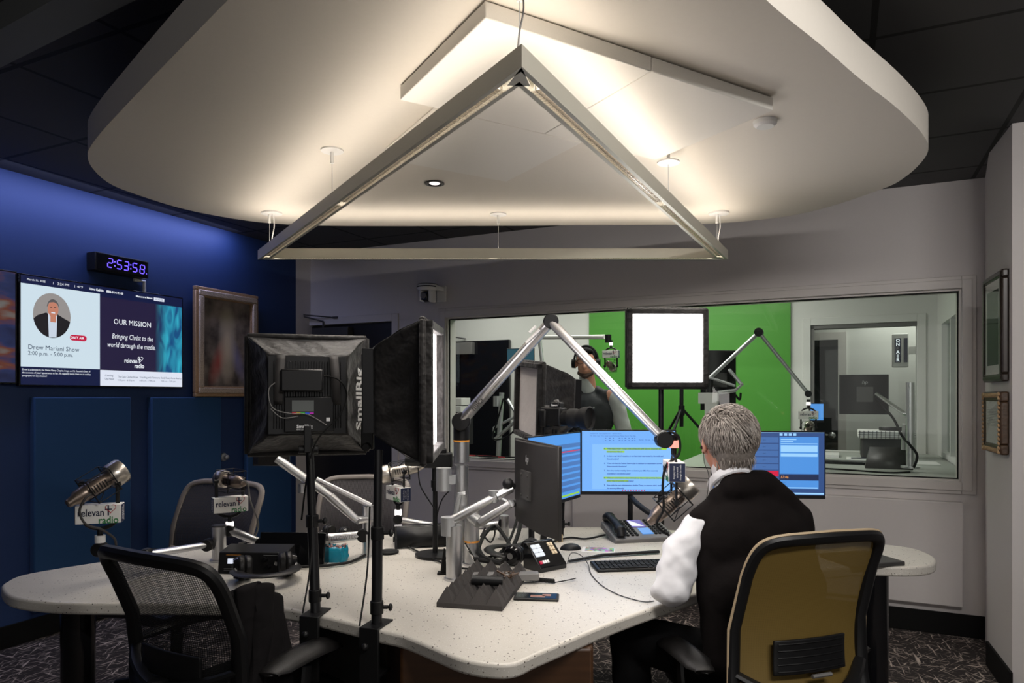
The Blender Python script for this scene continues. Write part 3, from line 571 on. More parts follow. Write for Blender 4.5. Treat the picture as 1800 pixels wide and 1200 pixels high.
def logo_parts(w, Mx, parent, mats=('ink', 'inkg', 'inkr'), z=.0003):
    """'relevant radio' lettering with a cross and an open heart; w = width of the whole mark; origin at its centre, x right, y up"""
    k = w/.145
    q = MB(Mx @ S(k, k, 1)); q.text('relevan', .040, T(Vector((-.072, .006, z))), 'LEFT', .0002, bold=.0006, sx=.80)
    q.b2(.0335, .0385, -.006, .034, z-.0001, z+.0003); q.b2(.024, .048, .016, .0205, z-.0001, z+.0003); q.build('dark_lettering', mats[0], parent)
    q = MB(Mx @ S(k, k, 1)); q.text('radio', .040, T(Vector((.072, -.025, z))), 'RIGHT', .0002, bold=.0008, sx=.85); q.build('lettering', mats[1], parent)
    q = MB(Mx @ S(k, k, 1)); hp = heart()
    q.tube([(x*1.15+.044, y*1.15+.022, z) for x, y in hp[4:-5]], .0012, 5); q.build('heart_outline', mats[2], parent)
logo_parts(.15, MLW @ T(Vector((cx+(.655-.5)*SW, -.0455, cz+V_(.745)))) @ R(90, 'X'), tv, ('s_text', 's_text', 's_text'), .002)
# second screen, only its right rim in view
s0b, s1b = LS(-40)-.9, LS(22); tb = wallroot('wall_screen', 'second wall screen showing a dark blurry video, cut by the left edge of the photo', 'screen', MLW, (s0b+s1b)/2, cz)
b = MB(MLW); b.b2(s0b, s1b, -.045, -.01, z0+.01, z1+.005); b.build('housing', 'gloss', tb, bevel=.003)
def vid():
    m, nt, bb_ = new_mat('video_picture'); N = nt.nodes; L = nt.links; tc = N.new('ShaderNodeTexCoord'); mp = N.new('ShaderNodeMapping'); mp.inputs['Scale'].default_value = (2, 2, 7); L.new(tc.outputs['Object'], mp.inputs[0])
    nz = N.new('ShaderNodeTexNoise'); nz.inputs['Scale'].default_value = 1.6; nz.inputs['Detail'].default_value = 3; L.new(mp.outputs[0], nz.inputs['Vector']); r = N.new('ShaderNodeValToRGB'); L.new(nz.outputs['Fac'], r.inputs[0])
    r.color_ramp.elements[0].position = .3; r.color_ramp.elements[0].color = (.01, .01, .03, 1); r.color_ramp.elements[1].position = .7; r.color_ramp.elements[1].color = (.16, .15, .14, 1)
    e = r.color_ramp.elements.new(.5); e.color = (.02, .03, .10, 1); e = r.color_ramp.elements.new(.6); e.color = (.14, .04, .02, 1)
    L.new(r.outputs[0], bb_.inputs['Emission Color']); bb_.inputs['Emission Strength'].default_value = .4; bb_.inputs['Base Color'].default_value = (.01, .01, .01, 1); return m
M['video'] = vid()
b = MB(MLW); b.b2(s0b+.01, s1b-.012, -.047, -.0455, z0+.02, z1-.005); b.build('screen', 'video', tb)
# clock
c0, c1 = LS(152), LS(246); zc0, zc1 = LZ(152, 479), LZ(152, 446)
sc_, zc_ = (c0+c1)/2, (LZ(200, 486)+LZ(200, 450))/2; ck = wallroot('digital_clock', 'black digital wall clock with blue numerals above the large screen', 'clock', MLW, sc_, zc_)
hh = .058
b = MB(MLW); b.b2(c0, c1, -.085, 0, zc_-hh, zc_+hh); b.build('housing', 'black', ck, bevel=.004)
b = MB(MLW); b.b2(c0+.012, c1-.012, -.0865, -.085, zc_-hh+.01, zc_+hh-.008); b.build('face', 'gloss', ck)
SEG = {'2': 'abged', '5': 'afgcd', '3': 'abgcd', '8': 'abcdefg'}
def seg7(q, ch, x, y, w_, h_, t):
    o = {'a': (0, h_/2, 1), 'g': (0, 0, 1), 'd': (0, -h_/2, 1), 'f': (-w_/2, h_/4, 0), 'b': (w_/2, h_/4, 0), 'e': (-w_/2, -h_/4, 0), 'c': (w_/2, -h_/4, 0)}
    for s in SEG[ch]:
        dx, dy, hz = o[s]; dx += dy*.12
        q.box((x+dx, y+dy, .0008), ((w_-.006, t, .0006) if hz else (t, h_/2-.006, .0006)))
q = MB(MLW @ T(Vector((sc_, -.087, zc_))) @ R(90, 'X')); hw = (c1-c0)/2
for ch, x in zip('253', (-.48, -.14, .12)): seg7(q, ch, x*hw, 0, .032, .056, .006)
seg7(q, '5', .45*hw, 0, .032, .056, .006); seg7(q, '8', .74*hw, -.002, .032, .056, .006)
for x in (-.31, .29):
    for y in (-.013, .013): q.ball((x*hw, y, .001), .005, (1, 1, .2), seg=8)
q.ball((.86*hw*1.05, -.028, .001), .004, (1, 1, .2), seg=8)
q.build('numerals', 'led', ck)
b = MB(MLW); b.tube([(c1-.06, -.02, zc_-hh-.012), (c1+.018, -.02, zc_-hh-.012), (c1+.018, -.02, z1-.02)], .012, 6); b.build('cable_cover', 'white', ck)
# painting, leaning out a little
p0, p1 = LS(333), LS(444); pz1, pz0 = LZ(333, 502), LZ(333, 697); pc, pz = (p0+p1)/2, (pz0+pz1)/2
pw, ph = p1-p0, pz1-pz0
loc = MLW @ Vector((pc, -.03, pz)); pn = thing('framed_painting', 'gilt framed dark painting with pale, red and violet streaks on the blue wall', 'painting', (0, 0, 0))
MP = Matrix.Identity(4)
def fr(q, w_, h_, t, y0, y1):
    q.b2(-w_/2, w_/2, y0, y1, h_/2-t, h_/2); q.b2(-w_/2, w_/2, y0, y1, -h_/2, -h_/2+t); q.b2(-w_/2, -w_/2+t, y0, y1, -h_/2+t, h_/2-t); q.b2(w_/2-t, w_/2, y0, y1, -h_/2+t, h_/2-t)
q = MB(); fr(q, pw, ph, .03, -.035, .0); q.build('outer_frame', 'gold', pn, bevel=.006)
q = MB(); fr(q, pw-.05, ph-.05, .045, -.05, -.0); q.build('carved_band', 'goldl', pn, bevel=.008)
q = MB(); fr(q, pw-.135, ph-.135, .012, -.035, -.0); q.build('inner_slip', 'gold', pn, bevel=.003)
q = MB(); q.b2(-pw/2+.06, pw/2-.06, -.020, -.012, -ph/2+.06, ph/2-.06); q.build('canvas', 'canvas', pn)
place(pn, T(loc) @ MLW.to_3x3().to_4x4())
# right-wall frames
def wall_frame(label, s0, s1, z0, z1, th, style):
    o = thing('picture_frame', label, 'picture frame', (0, 0, 0), 'framed papers on the right wall'); w_, h_ = s1-s0, z1-z0
    t = .04 if style == 'dark' else .05
    q = MB(); fr(q, w_, h_, t, -th, 0); q.build('frame', 'dwood' if style == 'dark' else 'bwood', o, bevel=.008)
    q = MB(); fr(q, w_-.02, h_-.02, t*.45, -th-.004, -th+.001); q.build('moulding', 'dwood' if style == 'dark' else 'bwood', o, bevel=.006)
    if style != 'dark':
        q = MB()
        for k in range(int(h_/.022)):
            z = -h_/2+.012+k*.022
            for sx in (-1, 1): q.ball((sx*(w_/2-.018), -th-.004, z), .011, (1.2, .6, .8), R(35*sx, 'Y'), 8)
        for k in range(int(w_/.024)):
            for sz in (-1, 1): q.ball((-w_/2+.014+k*.024, -th-.004, sz*(h_/2-.018)), .011, (.8, .6, 1.1), None, 8)
        q.build('carving', 'gold', o)
    q = MB(); q.b2(-w_/2+t-.004, w_/2-t+.004, -th+.004, -.004, -h_/2+t-.004, h_/2-t+.004); q.build('mat_board', 'paper', o)
    q = MB(); k = .035 if style == 'dark' else .012
    q.b2(-w_/2+t+k, w_/2-t-k, -th+.003, -th+.004, -h_/2+t+k*1.3, h_/2-t-k*1.3); q.build('print' if style == 'dark' else 'document', mat('dark_green_print', (.03, .05, .04), .5, nscale=14, namt=.6) if style == 'dark' else 'paper', o)
    if style != 'dark':
        q = MB()
        for j in range(12): q.b2(-w_/2+t+.02, w_/2-t-.02-.01*(j % 3), -th+.0025, -th+.003, h_/2-t-.035-j*.008, h_/2-t-.033-j*.008)
        q.build('lettering', 'inkgrey', o)
    q = MB(); q.b2(-w_/2+t-.004, w_/2-t+.004, -th+.0005, -th+.0015, -h_/2+t-.004, h_/2-t+.004); q.build('glazing', 'glassf', o)
    place(o, MRW @ T(Vector(((s0+s1)/2, -.001, (z0+z1)/2))))
wall_frame('larger dark wooden picture frame with a dark green print, upper one beside the window', .03, .40, 1.525, 2.075, .032, 'dark')
wall_frame('smaller carved brown wooden frame with a pale document, below the larger frame', .05, .40, 1.165, 1.475, .036, 'brown')
# ptz camera
cs_, czz = BS(765), BZ(765, 517); yb = .12
pt = wallroot('wall_camera', 'white dome security camera on a bracket above the window corner', 'camera', MBW, cs_, czz, .11)
q = MB(MBW); q.lathe([(.001, .062), (.078, .062), (.086, .052), (.086, .030), (.074, .018), (.070, .012)], (cs_, -yb, czz)); q.build('housing', 'white', pt)
q = MB(MBW); q.lathe([(.0865, .046), (.0868, .042), (.0865, .036)], (cs_, -yb, czz)); q.lathe([(.080, .0605), (.082, .064), (.078, .066)], (cs_, -yb, czz)); q.build('vent_band', 'black', pt)
q = MB(MBW); q.b2(cs_-.06, cs_-.03, -yb-.045, -yb+.045, czz-.075, czz+.02); q.b2(cs_+.03, cs_+.062, -yb-.045, -yb+.045, czz-.085, czz+.02); q.build('yoke', 'white', pt, bevel=.014)
q = MB(MBW); q.cyl((cs_-.028, -yb, czz-.035), (cs_+.03, -yb, czz-.035), .046); q.b2(cs_-.028, cs_+.03, -yb-.055, -yb, czz-.07, czz-.005); q.build('camera_head', 'gloss', pt, bevel=.006)
q = MB(MBW); q.cyl((cs_-.002, -yb-.054, czz-.035), (cs_-.002, -yb-.066, czz-.035), .024); q.cyl((cs_-.002, -yb-.066, czz-.035), (cs_-.002, -yb-.069, czz-.035), .013); q.build('lens', 'mgrey', pt)
q = MB(MBW); q.b2(cs_+.05, cs_+.09, -yb-.01, -.001, czz+.02, czz+.05); q.b2(cs_+.02, cs_+.11, -.012, -.0005, czz-.07, czz+.06); q.build('bracket', 'white', pt, bevel=.005)
# ================================================================= THE ROOM BEHIND THE GLASS
def ds(px, d):                         # along-wall coordinate and camera depth at pixel column px on a plane d behind the window wall
    r = (px-900)/F; s = (r*(6.371+d*.9035)+1.849-d*.4286)/(.9035+r*.4286); return s, 6.371-s*.4286+d*.9035
def QZ(px, py, d): return CH-(py-HY)*ds(px, d)[1]/F
def Q(px, py, d): return Vector((ds(px, d)[0], d, QZ(px, py, d)))       # point in window-wall coordinates
FD = 2.34
g0, g1 = ds(1037, FD)[0], ds(1390, FD)[0]
f0, f1 = ds(1425, FD)[0], ds(1612, FD)[0]; FZ1 = QZ(1425, 572, FD); FZ0 = .935
w_ = MB(MBW); w_.b2(-1.6, f0, FD, FD+.12, 0, CEIL); w_.b2(f1, f1+.16, FD, FD+.12, 0, CEIL); w_.b2(f0, f1, FD, FD+.12, 0, FZ0); w_.b2(f0, f1, FD, FD+.12, FZ1, CEIL)
struct('wall_booth_far', w_, 'wallg')
w_ = MB(MBW); w_.b2(g0, g1, FD-.03, FD-.002, .3, 2.74); w_.single('green_screen', 'green', 'bright green backdrop panel on the far wall of the room behind the window', 'backdrop')
t_ = MB(MBW); casing(t_, f0, f1, FZ0, FZ1, .07, FD-.014, FD); win2 = struct('window_2', t_, 'wallg', bevel=.003)
t_ = MB(MBW); t_.b2(f0, f1, FD+.05, FD+.056, FZ0, FZ1); struct('pane', t_, 'glass', parent=win2)
t_ = MB(MBW); t_.b2(f0, f0+.03, FD, FD+.12, FZ0, FZ1); t_.b2(f0, f1, FD, FD+.12, FZ1-.035, FZ1); struct('jamb', t_, 'mgrey', parent=win2)
# right side wall of that room, with tall glazed panels
rs = f1+.16
r_ = MB(MBW); r_.b2(rs, rs+.1, .13, FD+.12, 0, .94); r_.b2(rs, rs+.1, .13, FD+.12, 2.12, CEIL); r_.b2(rs, rs+.1, FD-.32, FD+.12, .94, 2.12); r_.b2(rs, rs+.1, .13, .30, .94, 2.12)
struct('wall_booth_right', r_, 'wallg')
r_ = MB(MBW)
for y in (.30, .92, 1.46, 1.98): r_.b2(rs-.01, rs+.05, y-.02, y+.02, .94, 2.12)
r_.b2(rs-.01, rs+.05, .30, 1.98, .94, .98); r_.b2(rs-.01, rs+.05, .30, 1.98, 2.07, 2.12); win3 = struct('window_3', r_, 'wallg')
r_ = MB(MBW); r_.b2(rs+.03, rs+.035, .3, 1.98, .98, 2.07); struct('pane', r_, 'glass', parent=win3)
r_ = MB(MBW); r_.b2(rs+.45, rs+.5, -.2, FD+1.0, 0, CEIL); struct('wall_booth_outer', r_, 'wallg')
r_ = MB(MBW); r_.b2(-1.7, -1.6, .13, FD+.12, 0, CEIL); struct('wall_booth_left', r_, 'wallg')
# dark door with closer in the far wall, left of the green panel
d0, d1_ = ds(735, FD)[0], ds(898, FD)[0]; dz = QZ(898, 597, FD)
q = MB(MBW); q.b2(d0, d1_, FD-.045, FD-.002, 0, dz); d2 = struct('door_2', q, 'gloss', bevel=.003)
q = MB(MBW); q.b2(ds(770, FD)[0], ds(838, FD)[0], FD-.12, FD-.045, dz-.16, dz-.02); q.build('door_closer', 'mgrey', d2, bevel=.005)
q = MB(MBW); a, b_ = ds(806, FD)[0], ds(799, FD)[0]; q.tube([(a, FD-.07, dz-.02), (b_, FD-.14, dz+.06), (ds(820, FD)[0], FD-.02, dz+.03)], .009, 6); q.build('closer_arm', 'dgrey', d2)
# counter behind the window
cx_ = ds(1190, .5)[0]; co = MB(MBW); co.prism([(ds(760, .2)[0]-.2, .131), (rs-.002, .131), (rs-.002, FD-.032), (cx_, FD-.032), (cx_, .36), (ds(760, .2)[0]-.2, .36)], .885, .93)
cnt = thing('counter', 'long pale counter running along the far side of the studio window', 'counter', MBW @ Vector((3.5, 1.2, .885)))
co.build('worktop', mat('grey_worktop', (.40, .42, .38), .4), cnt, bevel=.004)
co = MB(MBW); co.b2(rs-1.6, rs-1.56, .2, FD-.1, 0, .885); co.b2(1.6, 1.64, .2, .34, 0, .885); co.build('support', 'white', cnt)
# the room beyond
h_ = MB(MBW); TD = FD+1.9; h_.b2(f0-1.0, f1+1.2, TD, TD+.1, 0, CEIL); h_.b2(f1+.35, f1+.45, FD+.12, TD, 0, CEIL); struct('wall_hall', h_, 'wallg')
a0, a1 = ds(1405, TD)[0], ds(1473, TD)[0]; az = QZ(1473, 597, TD)
q = MB(MBW); q.b2(a0, a1, TD-.04, TD-.002, 0, az); d3 = struct('door_3', q, 'black')
q = MB(MBW); q.b2(a0, a1+.09, TD-.03, TD, az, az+.09); q.b2(a1, a1+.09, TD-.03, TD, 0, az); struct('trim_2', q, 'trim')
q = MB(MBW); s, z = ds(1462, TD)[0], QZ(1462, 764, TD); q.ball((s, TD-.07, z), .045); q.cyl((s-.16, TD-.07, z), (s, TD-.07, z), .018); q.build('door_handle', 'chrome', d3)
# illuminated-sign box ON AIR
e0, e1 = ds(1573, FD+.75)[0], ds(1592, FD+.75)[0]; ss = f1+.35; 
yy = 1.0
def sidey(px, s):                      # depth coordinate at which pixel px meets the plane s = const
    r = (px-900)/F; return (r*(6.371-s*.4286)+1.849-s*.9035)/(.4286-r*.9035)
ya, yb_ = TD-.95, TD-.70
zt, zb = QZ(1583, 586, TD-.8), QZ(1583, 645, TD-.8)
oa = thing('on_air_sign', 'vertical white ON AIR sign box on the wall of the farthest room', 'sign', MBW @ Vector((ss, ya, zb)))
sx_ = ds(1583, TD-.8)[0]
q = MB(MBW); q.b2(sx_-.075, sx_+.075, TD-.80, TD-.68, zb, zt); q.build('housing', 'white', oa, bevel=.01)
q = MB(MBW); q.b2(sx_-.055, sx_+.005, TD-.806, TD-.80, zb+.05, zt-.05); q.b2(sx_+.03, sx_+.065, TD-.806, TD-.80, zb+.05, zt-.05); q.build('face', 'navy', oa)
q = MB(MBW @ T(Vector((sx_-.025, TD-.808, (zb+zt)/2))) @ R(90, 'X'))
LH_ = (zt-zb-.11)/6
for i, ch in enumerate('ON AIR'): q.text(ch, LH_*1.15, T(Vector((0, LH_*(2.5-i), 0))), bold=.001)
q.build('lettering', 's_text', oa)
q = MB(MBW); q.b2(sx_+.07, ss, TD-.76, TD-.72, (zb+zt)/2-.04, (zb+zt)/2+.04); q.build('bracket', 'white', oa)

# ---- shared builders
def monitor(label, Mx, w, h, screen='d_page', parts=None, back='hp', group=None, cat_='monitor', thick=.03, mat_='black'):
    """local: x right, z up, screen faces -Y, origin at the screen centre"""
    o = thing('monitor', label, cat_, (0, 0, 0), group)
    q = MB(); q.b2(-w/2, w/2, -.002, .012, -h/2, h/2)
    q.prism([(-w/2+.004, .012), (w/2-.004, .012), (w*.26, thick+.012), (-w*.26, thick+.012)], -h/2+.004, h/2-.004)
    q.build('housing', mat_, o, bevel=.003)
    q = MB(); q.b2(-w/2+.007, w/2-.007, -.003, -.002, -h/2+.018, h/2-.007); q.build('screen', screen, o)
    if parts: parts(o, w, h)
    q = MB(); q.b2(-.055, .055, thick+.012, thick+.022, -.055, .055)
    for sx in (-1, 1):
        for sz in (-1, 1): q.cyl((sx*.04, thick+.02, sz*.04), (sx*.04, thick+.026, sz*.04), .005)
    q.build('mount_plate', 'dgrey', o)
    if back:
        q = MB(T(Vector((0, thick+.0125, h*.30))) @ R(180, 'Z') @ R(90, 'X')); q.text(back, .04, shear=.25, ext=.0004); q.build('emblem', 'inkgrey', o)
    place(o, Mx); return o
def face_to(p, yaw, pitch=0, roll=0):   # screen normal (-Y) turned by yaw about Z
    return T(Vector(p)) @ R(yaw) @ R(pitch, 'X') @ R(roll, 'Y')
def arm_seg(q, p0, p1, r, flat=1.0):
    q.tube([p0, p1], r, 14, flat=flat)
def microphone(label, p, yaw, pitch, group='microphones on the studio desk', body='mic', L_=.165, light='ringw', flag_yaw=0, scale=1.0, flag_side='logo', roll=0, upside=1, head=1.0, flagw=.135):
    """a broadcast microphone in a wire shock cage: local +X is the mouth end; the yoke and the flag hang below (or above)"""
    o = thing('studio_microphone', label, 'microphone', (0, 0, 0), group)
    MY = R(flag_yaw)                    # yoke, flag
    MBd = R(pitch, 'Y')                 # body pitch (negative = mouth up)
    rx = Matrix.Rotation(PI/2, 4, 'Y')
    q = MB(MBd); q.lathe([(.010, -L_*.62), (.014, -L_*.60), (.017, -L_*.50), (.024, -L_*.44), (.026, -L_*.30), (.026, L_*.10), (.024, L_*.12), (.024, L_*.16)], (0, 0, 0), rx, 24); q.build('body', body, o)
    q = MB(MBd); q.lathe([(.024, L_*.15), (.030*head, L_*.18), (.033*head, L_*.24), (.033*head, L_*.42), (.030*head, L_*.455), (.001, L_*.46)], (0, 0, 0), rx, 24); q.build('grille', 'micn' if body == 'mic' else body, o)
    q = MB(MBd)
    for k in range(7):
        x = -L_*.25+k*L_*.05
        for sy in (-1, 1): q.b2(x, x+.0035, sy*.0262-.001, sy*.0262+.001, -.012, .012)
        q.b2(x, x+.0035, -.012, .012, .0252, .0268)
    q.build('vents', 'black', o)
    # cage: two square wire rings joined by diagonals
    q = MB(MBd)
    for x0 in (-.045, .035):
        q.tube([(x0, .042, .042), (x0, -.042, .042), (x0, -.042, -.042), (x0, .042, -.042)], .0022, 6, closed=True)
    for a, b_ in [((-.045, .042, .042), (.035, .042, .042)), ((-.045, -.042, .042), (.035, -.042, .042)), ((-.045, .042, -.042), (.035, .042, -.042)), ((-.045, -.042, -.042), (.035, -.042, -.042)), ((-.045, .042, .042), (.035, -.026, .0)), ((-.045, -.042, .042), (.035, .026, .0)), ((-.045, -.042, -.042), (.0, .0, -.028)), ((-.045, .042, -.042), (0, 0, -.028)), ((-.045, .042, .0), (-.02, .027, 0)), ((.035, -.042, .0), (.01, -.027, 0))]: q.tube([a, b_], .0015, 6)
    q.build('shock_cage', 'blackm', o)
    u = upside
    q = MB(MY); ar = [(0, .052, .012*u), (0, .052, -.05*u), (0, .050, -.118*u), (0, .03, -.142*u), (0, 0, -.150*u), (0, -.03, -.142*u), (0, -.050, -.118*u), (0, -.052, -.05*u), (0, -.052, .012*u)]
    q.tube(cat(ar, 3), .0065, 8, flat=.6, up=(1, 0, 0)); 
    for sy in (-1, 1): q.cyl((0, sy*.044, 0), (0, sy*.062, 0), .008)
    q.cyl((0, 0, -.150*u), (0, 0, -.172*u), .009); q.build('yoke', 'black', o)
    fw, fh = flagw, .062; fz = -.098*u
    MF = MY @ T(Vector((0, 0, fz)))
    fm = MB(MF); fm.b2(-fh*.42, fh*.42, -fw/2, fw/2, -fh/2, fh/2); fl_ = fm.build('sign_cube', 'paper', o, bevel=.002)
    for sy in (-1, 1): q = MB(MF); q.b2(-fh*.40, fh*.40, sy*(fw/2+.0004)-.0004, sy*(fw/2+.0004)+.0004, -fh/2+.002, fh/2-.002); q.build('navy_end', 'navy', fl_)
    for sgn in (-1, 1):
        q = MB(MF @ T(Vector((0, sgn*(fw/2+.0009), 0))) @ (R(90, 'X') if sgn < 0 else R(180) @ R(90, 'X')))
        for i, t in enumerate(['Bringing Christ', 'to the world', 'through the media']): q.text(t, .0075, R(90) @ T(Vector((0, .010-i*.010, 0))), sx=.9)
        q.build('slogan', 'inkw', fl_)
    for yaw_ in (90, -90):
        logo_parts(fw*.90, MF @ R(yaw_) @ T(Vector((0, -fh*.42-.0003, 0))) @ R(90, 'X'), fl_)
    q = MB(MY); q.cyl((0, 0, -.172*u), (0, 0, -.196*u), .016); q.build('light_ring', light, o)
    q = MB(MY); q.cyl((0, 0, -.196*u), (0, 0, -.215*u), .013); q.build('swivel', 'black', o)
    place(o, T(Vector(p)) @ R(yaw) @ R(roll, 'Y') @ S(scale, scale, scale)); o.scale = (scale,)*3; return o

# ---- monitors, arms and microphone in the room behind the glass (window-wall coordinates)
def BW(px, py, d): return MBW @ Q(px, py, d)
mw = ds(1562, .75)[0]-ds(1474, .75)[0]
monitor('black monitor seen from behind on a silver arm, behind the right end of the window', MBW @ T(Q(1518, 693, .75)) @ R(180+8), mw, QZ(1518, 658, .75)-QZ(1518, 728, .75))
q0 = BW(1600, 822, .55); po = thing('monitor_mount', 'silver pole with a jointed arm holding the monitor behind the right end of the window', 'monitor arm', q0)
q = MB(); q.cyl(q0+Vector((0, 0, 0)), Vector((q0.x, q0.y, BW(1600, 672, .55).z)), .026); q.cyl(q0, q0+Vector((0, 0, .012)), .06); q.build('pole', 'alu', po)
q = MB(); j1, j2 = BW(1592, 728, .62), BW(1540, 692, .72); q.tube([q0+Vector((0, -.0, .36)), j1], .02, 12); q.build('shoulder_joint', 'alu', po)
q = MB(); q.tube([BW(1590, 745, .60), BW(1588, 790, .62)], .016, 12); q.tube([j1, j2], .02, 12, flat=.7); q.build('arm', 'alu', po)
q = MB(); q.tube(cat([BW(1540, 700, .72), BW(1570, 735, .66), BW(1585, 765, .6), BW(1598, 780, .52), BW(1612, 800, .5), BW(1606, 822, .5)]), .009, 8); q.build('cable', 'rubber', po)
# basket
bs = Q(1556, 792, 1.75); ba = thing('storage_basket', 'dark storage basket with a pale checked lining on the counter behind the window', 'basket', MBW @ bs)
bz = bs.z; bz = .93
q = MB(MBW); q.prism([(bs.x-.19, 1.60), (bs.x+.19, 1.60), (bs.x+.19, 1.88), (bs.x-.19, 1.88)], bz, bz+.20); q.build('basket', 'dgrey', ba, bevel=.02)
q = MB(MBW); q.b2(bs.x-.21, bs.x+.21, 1.58, 1.90, bz+.17, bz+.235); q.build('lining', 'paper', ba, bevel=.01)
q = MB(MBW)
for k in range(13): q.b2(bs.x-.2+k*.032, bs.x-.196+k*.032, 1.577, 1.58, bz+.17, bz+.235)
for k in range(3): q.b2(bs.x-.21, bs.x+.21, 1.577, 1.58, bz+.18+k*.02, bz+.183+k*.02)
q.build('check_pattern', 'dgrey', ba)
q = MB(MBW); q.lathe([(.001, .03), (.085, .03), (.09, .02), (.09, 0), (.001, 0)], (bs.x+.04, 1.72, bz+.235)); q.single('bowl', 'black', 'round black dish resting on the checked basket behind the window', 'dish')
# folded tablet, papers, keyboard
tb0 = Q(1562, 812, .75); q = MB(MBW); q.prism([(tb0.x-.17, 0), (tb0.x+.16, 0), (tb0.x+.16, .006), (tb0.x-.17, .006)], 0, .18, R(62, 'X')); 
tl = MBW @ Vector((tb0.x, .70, .93)); o = thing('tablet_stand', 'dark folded tablet case standing on the counter left of the silver pole', 'tablet', tl)
q.bm.free(); q = MB(MBW)
q.bm.free(); q = MB(MBW @ T(Vector((tb0.x, .70, .93)))); q.quad([(-.15, 0, .0), (.15, 0, 0), (.12, .10, .15), (-.12, .10, .15)]); q.quad([(.15, 0.0, 0), (.15, .2, 0), (.12, .10, .15)]); q.quad([(-.15, .2, 0), (-.15, 0, 0), (-.12, .10, .15)]); q.quad([(.15, .2, 0), (-.15, .2, 0), (-.12, .10, .15), (.12, .10, .15)]); q.build('tablet_case', 'dgrey', o, solid=.004)
for (px0, px1, d_, lab, mt) in [(1488, 1540, 1.5, 'white sheet of paper with a pen on the counter behind the window', 'paper'), (1610, 1650, 1.3, 'printed leaflet on the counter right of the silver pole', 'paper'), (1450, 1475, 1.7, 'stack of white papers on the counter left of the paper sheet', 'white')]:
    s0_, s1_ = ds(px0, d_)[0], ds(px1, d_)[0]; q = MB(MBW); q.b2(s0_, s1_, d_-.15, d_+.15, .931, .935 if mt == 'paper' else .955); q.single('paper_sheet', mt, lab, 'paper')
q = MB(MBW); s = ds(1510, 1.5)[0]; q.tube([(s-.06, 1.45, .942), (s+.08, 1.50, .942)], .005, 8); q.single('pen', 'ink', 'dark blue pen on the white paper behind the window', 'pen')
q = MB(MBW); s = ds(1480, 1.0)[0]; q.b2(s-.2, s+.2, .95, 1.10, .931, .95); q.single('keyboard', 'black', 'flat black keyboard on the counter below the far monitor', 'keyboard', bevel=.005)
q = MB(MBW); q.tube(cat([(ds(1445, .5)[0], .5, .936), (ds(1500, .45)[0], .45, .936), (ds(1560, .35)[0], .38, .936), (ds(1600, .45)[0], .48, .936)]), .006, 6); q.single('cable', 'rubber', 'black cable lying along the counter behind the right of the window', 'cable')
# mic boom of that room
bo = thing('microphone_boom', 'grey jointed microphone boom in front of the green backdrop', 'microphone boom', BW(1245, 812, .45))
e1_, e2_, e3_ = BW(1248, 664, .45), BW(1334, 584, .45), BW(1421, 692, .45)
q = MB(); b0 = BW(1245, 812, .45); q.cyl((b0.x, b0.y, .93), b0+Vector((0, 0, (e1_.z-b0.z)*.55)), .028); q.build('base_column', 'alu', bo)
q = MB(); q.cyl(b0+Vector((0, 0, (e1_.z-b0.z)*.5)), e1_, .026); q.build('collar', 'black', bo)
q = MB(); q.tube([e1_, e2_], .022, 14, flat=.7); q.build('lower_arm', 'alud', bo)
q = MB(); q.tube([e2_, e3_], .019, 14, flat=.7); q.build('upper_arm', 'alud', bo)
for e, r in ((e2_, .032), (e3_, .024)):
    q = MB(); q.cyl(e+MBW.to_3x3() @ Vector((0, -.03, 0)), e+MBW.to_3x3() @ Vector((0, .03, 0)), r); q.build('joint', 'black', bo)
microphone('microphone with a white sign cube hanging right of the green backdrop behind the window', BW(1421, 752, .45), 60, -20, 'microphones behind the window', 'mic', upside=-1, flag_yaw=10, scale=.95)
# blue screen glimpse, monitors seen from behind, tripod with softbox strip
def mon_b(label, px, py, d, wpx, hpx, yaw, scrn='gloss'):
    s0_, Y0 = ds(px, d); k = Y0/F; return monitor(label, MBW @ T(Q(px, py, d)) @ R(yaw), wpx*k, hpx*k, scrn, back=None)
mon_b('black monitor seen from behind with silver arms, in front of the green backdrop', 1262, 668, .60, 62, 105, 180+25)
mon_b('small bright blue screen behind the hanging microphone and right of the green backdrop', 1436, 725, 1.2, 24, 34, 10, 'd_mid')
mon_b('dark monitor behind the left of the window with a teal screen', 915, 632, 1.3, 50, 40, 12, 's_tealdk')
po2 = thing('monitor_mount', 'grey green pole with folded monitor arms behind the left of the window', 'monitor arm', BW(876, 800, .5))
q = MB(); b0 = BW(876, 800, .5); q.cyl((b0.x, b0.y, .93), BW(882, 690, .5), .022); q.build('pole', 'alud', po2)
q = MB(); q.tube([BW(870, 772, .5), BW(912, 735, .42), BW(892, 702, .42)], .016, 10); q.tube([BW(868, 760, .5), BW(868, 752, .5), BW(905, 732, .5)], .012, 10); q.build('arm', 'alud', po2)
q = MB(); q.cyl(BW(874, 714, .46), BW(874, 696, .46), .035); q.build('tool_cup', 'alud', po2)
q = MB(); q.tube(cat([BW(885, 700, .45), BW(874, 740, .42), BW(866, 770, .4), BW(890, 768, .4), BW(915, 745, .4)]), .007, 8); q.build('cable', 'rubber', po2)
tp = thing('monitor_mount', 'silver jointed monitor arm beside the white column in front of the green backdrop', 'monitor arm', BW(1280, 760, .45))
q = MB(); q.tube([BW(1262, 690, .40), BW(1292, 686, .42), BW(1304, 676, .42), BW(1282, 650, .5)], .014, 10); q.tube([BW(1240, 662, .42), BW(1262, 668, .42), BW(1292, 678, .42)], .010, 8); q.build('arm', 'alud', tp)
q = MB(); q.tube(cat([BW(1290, 690, .4), BW(1300, 702, .4), BW(1302, 690, .4)]), .008, 8); q.build('cable', 'rubber', tp)
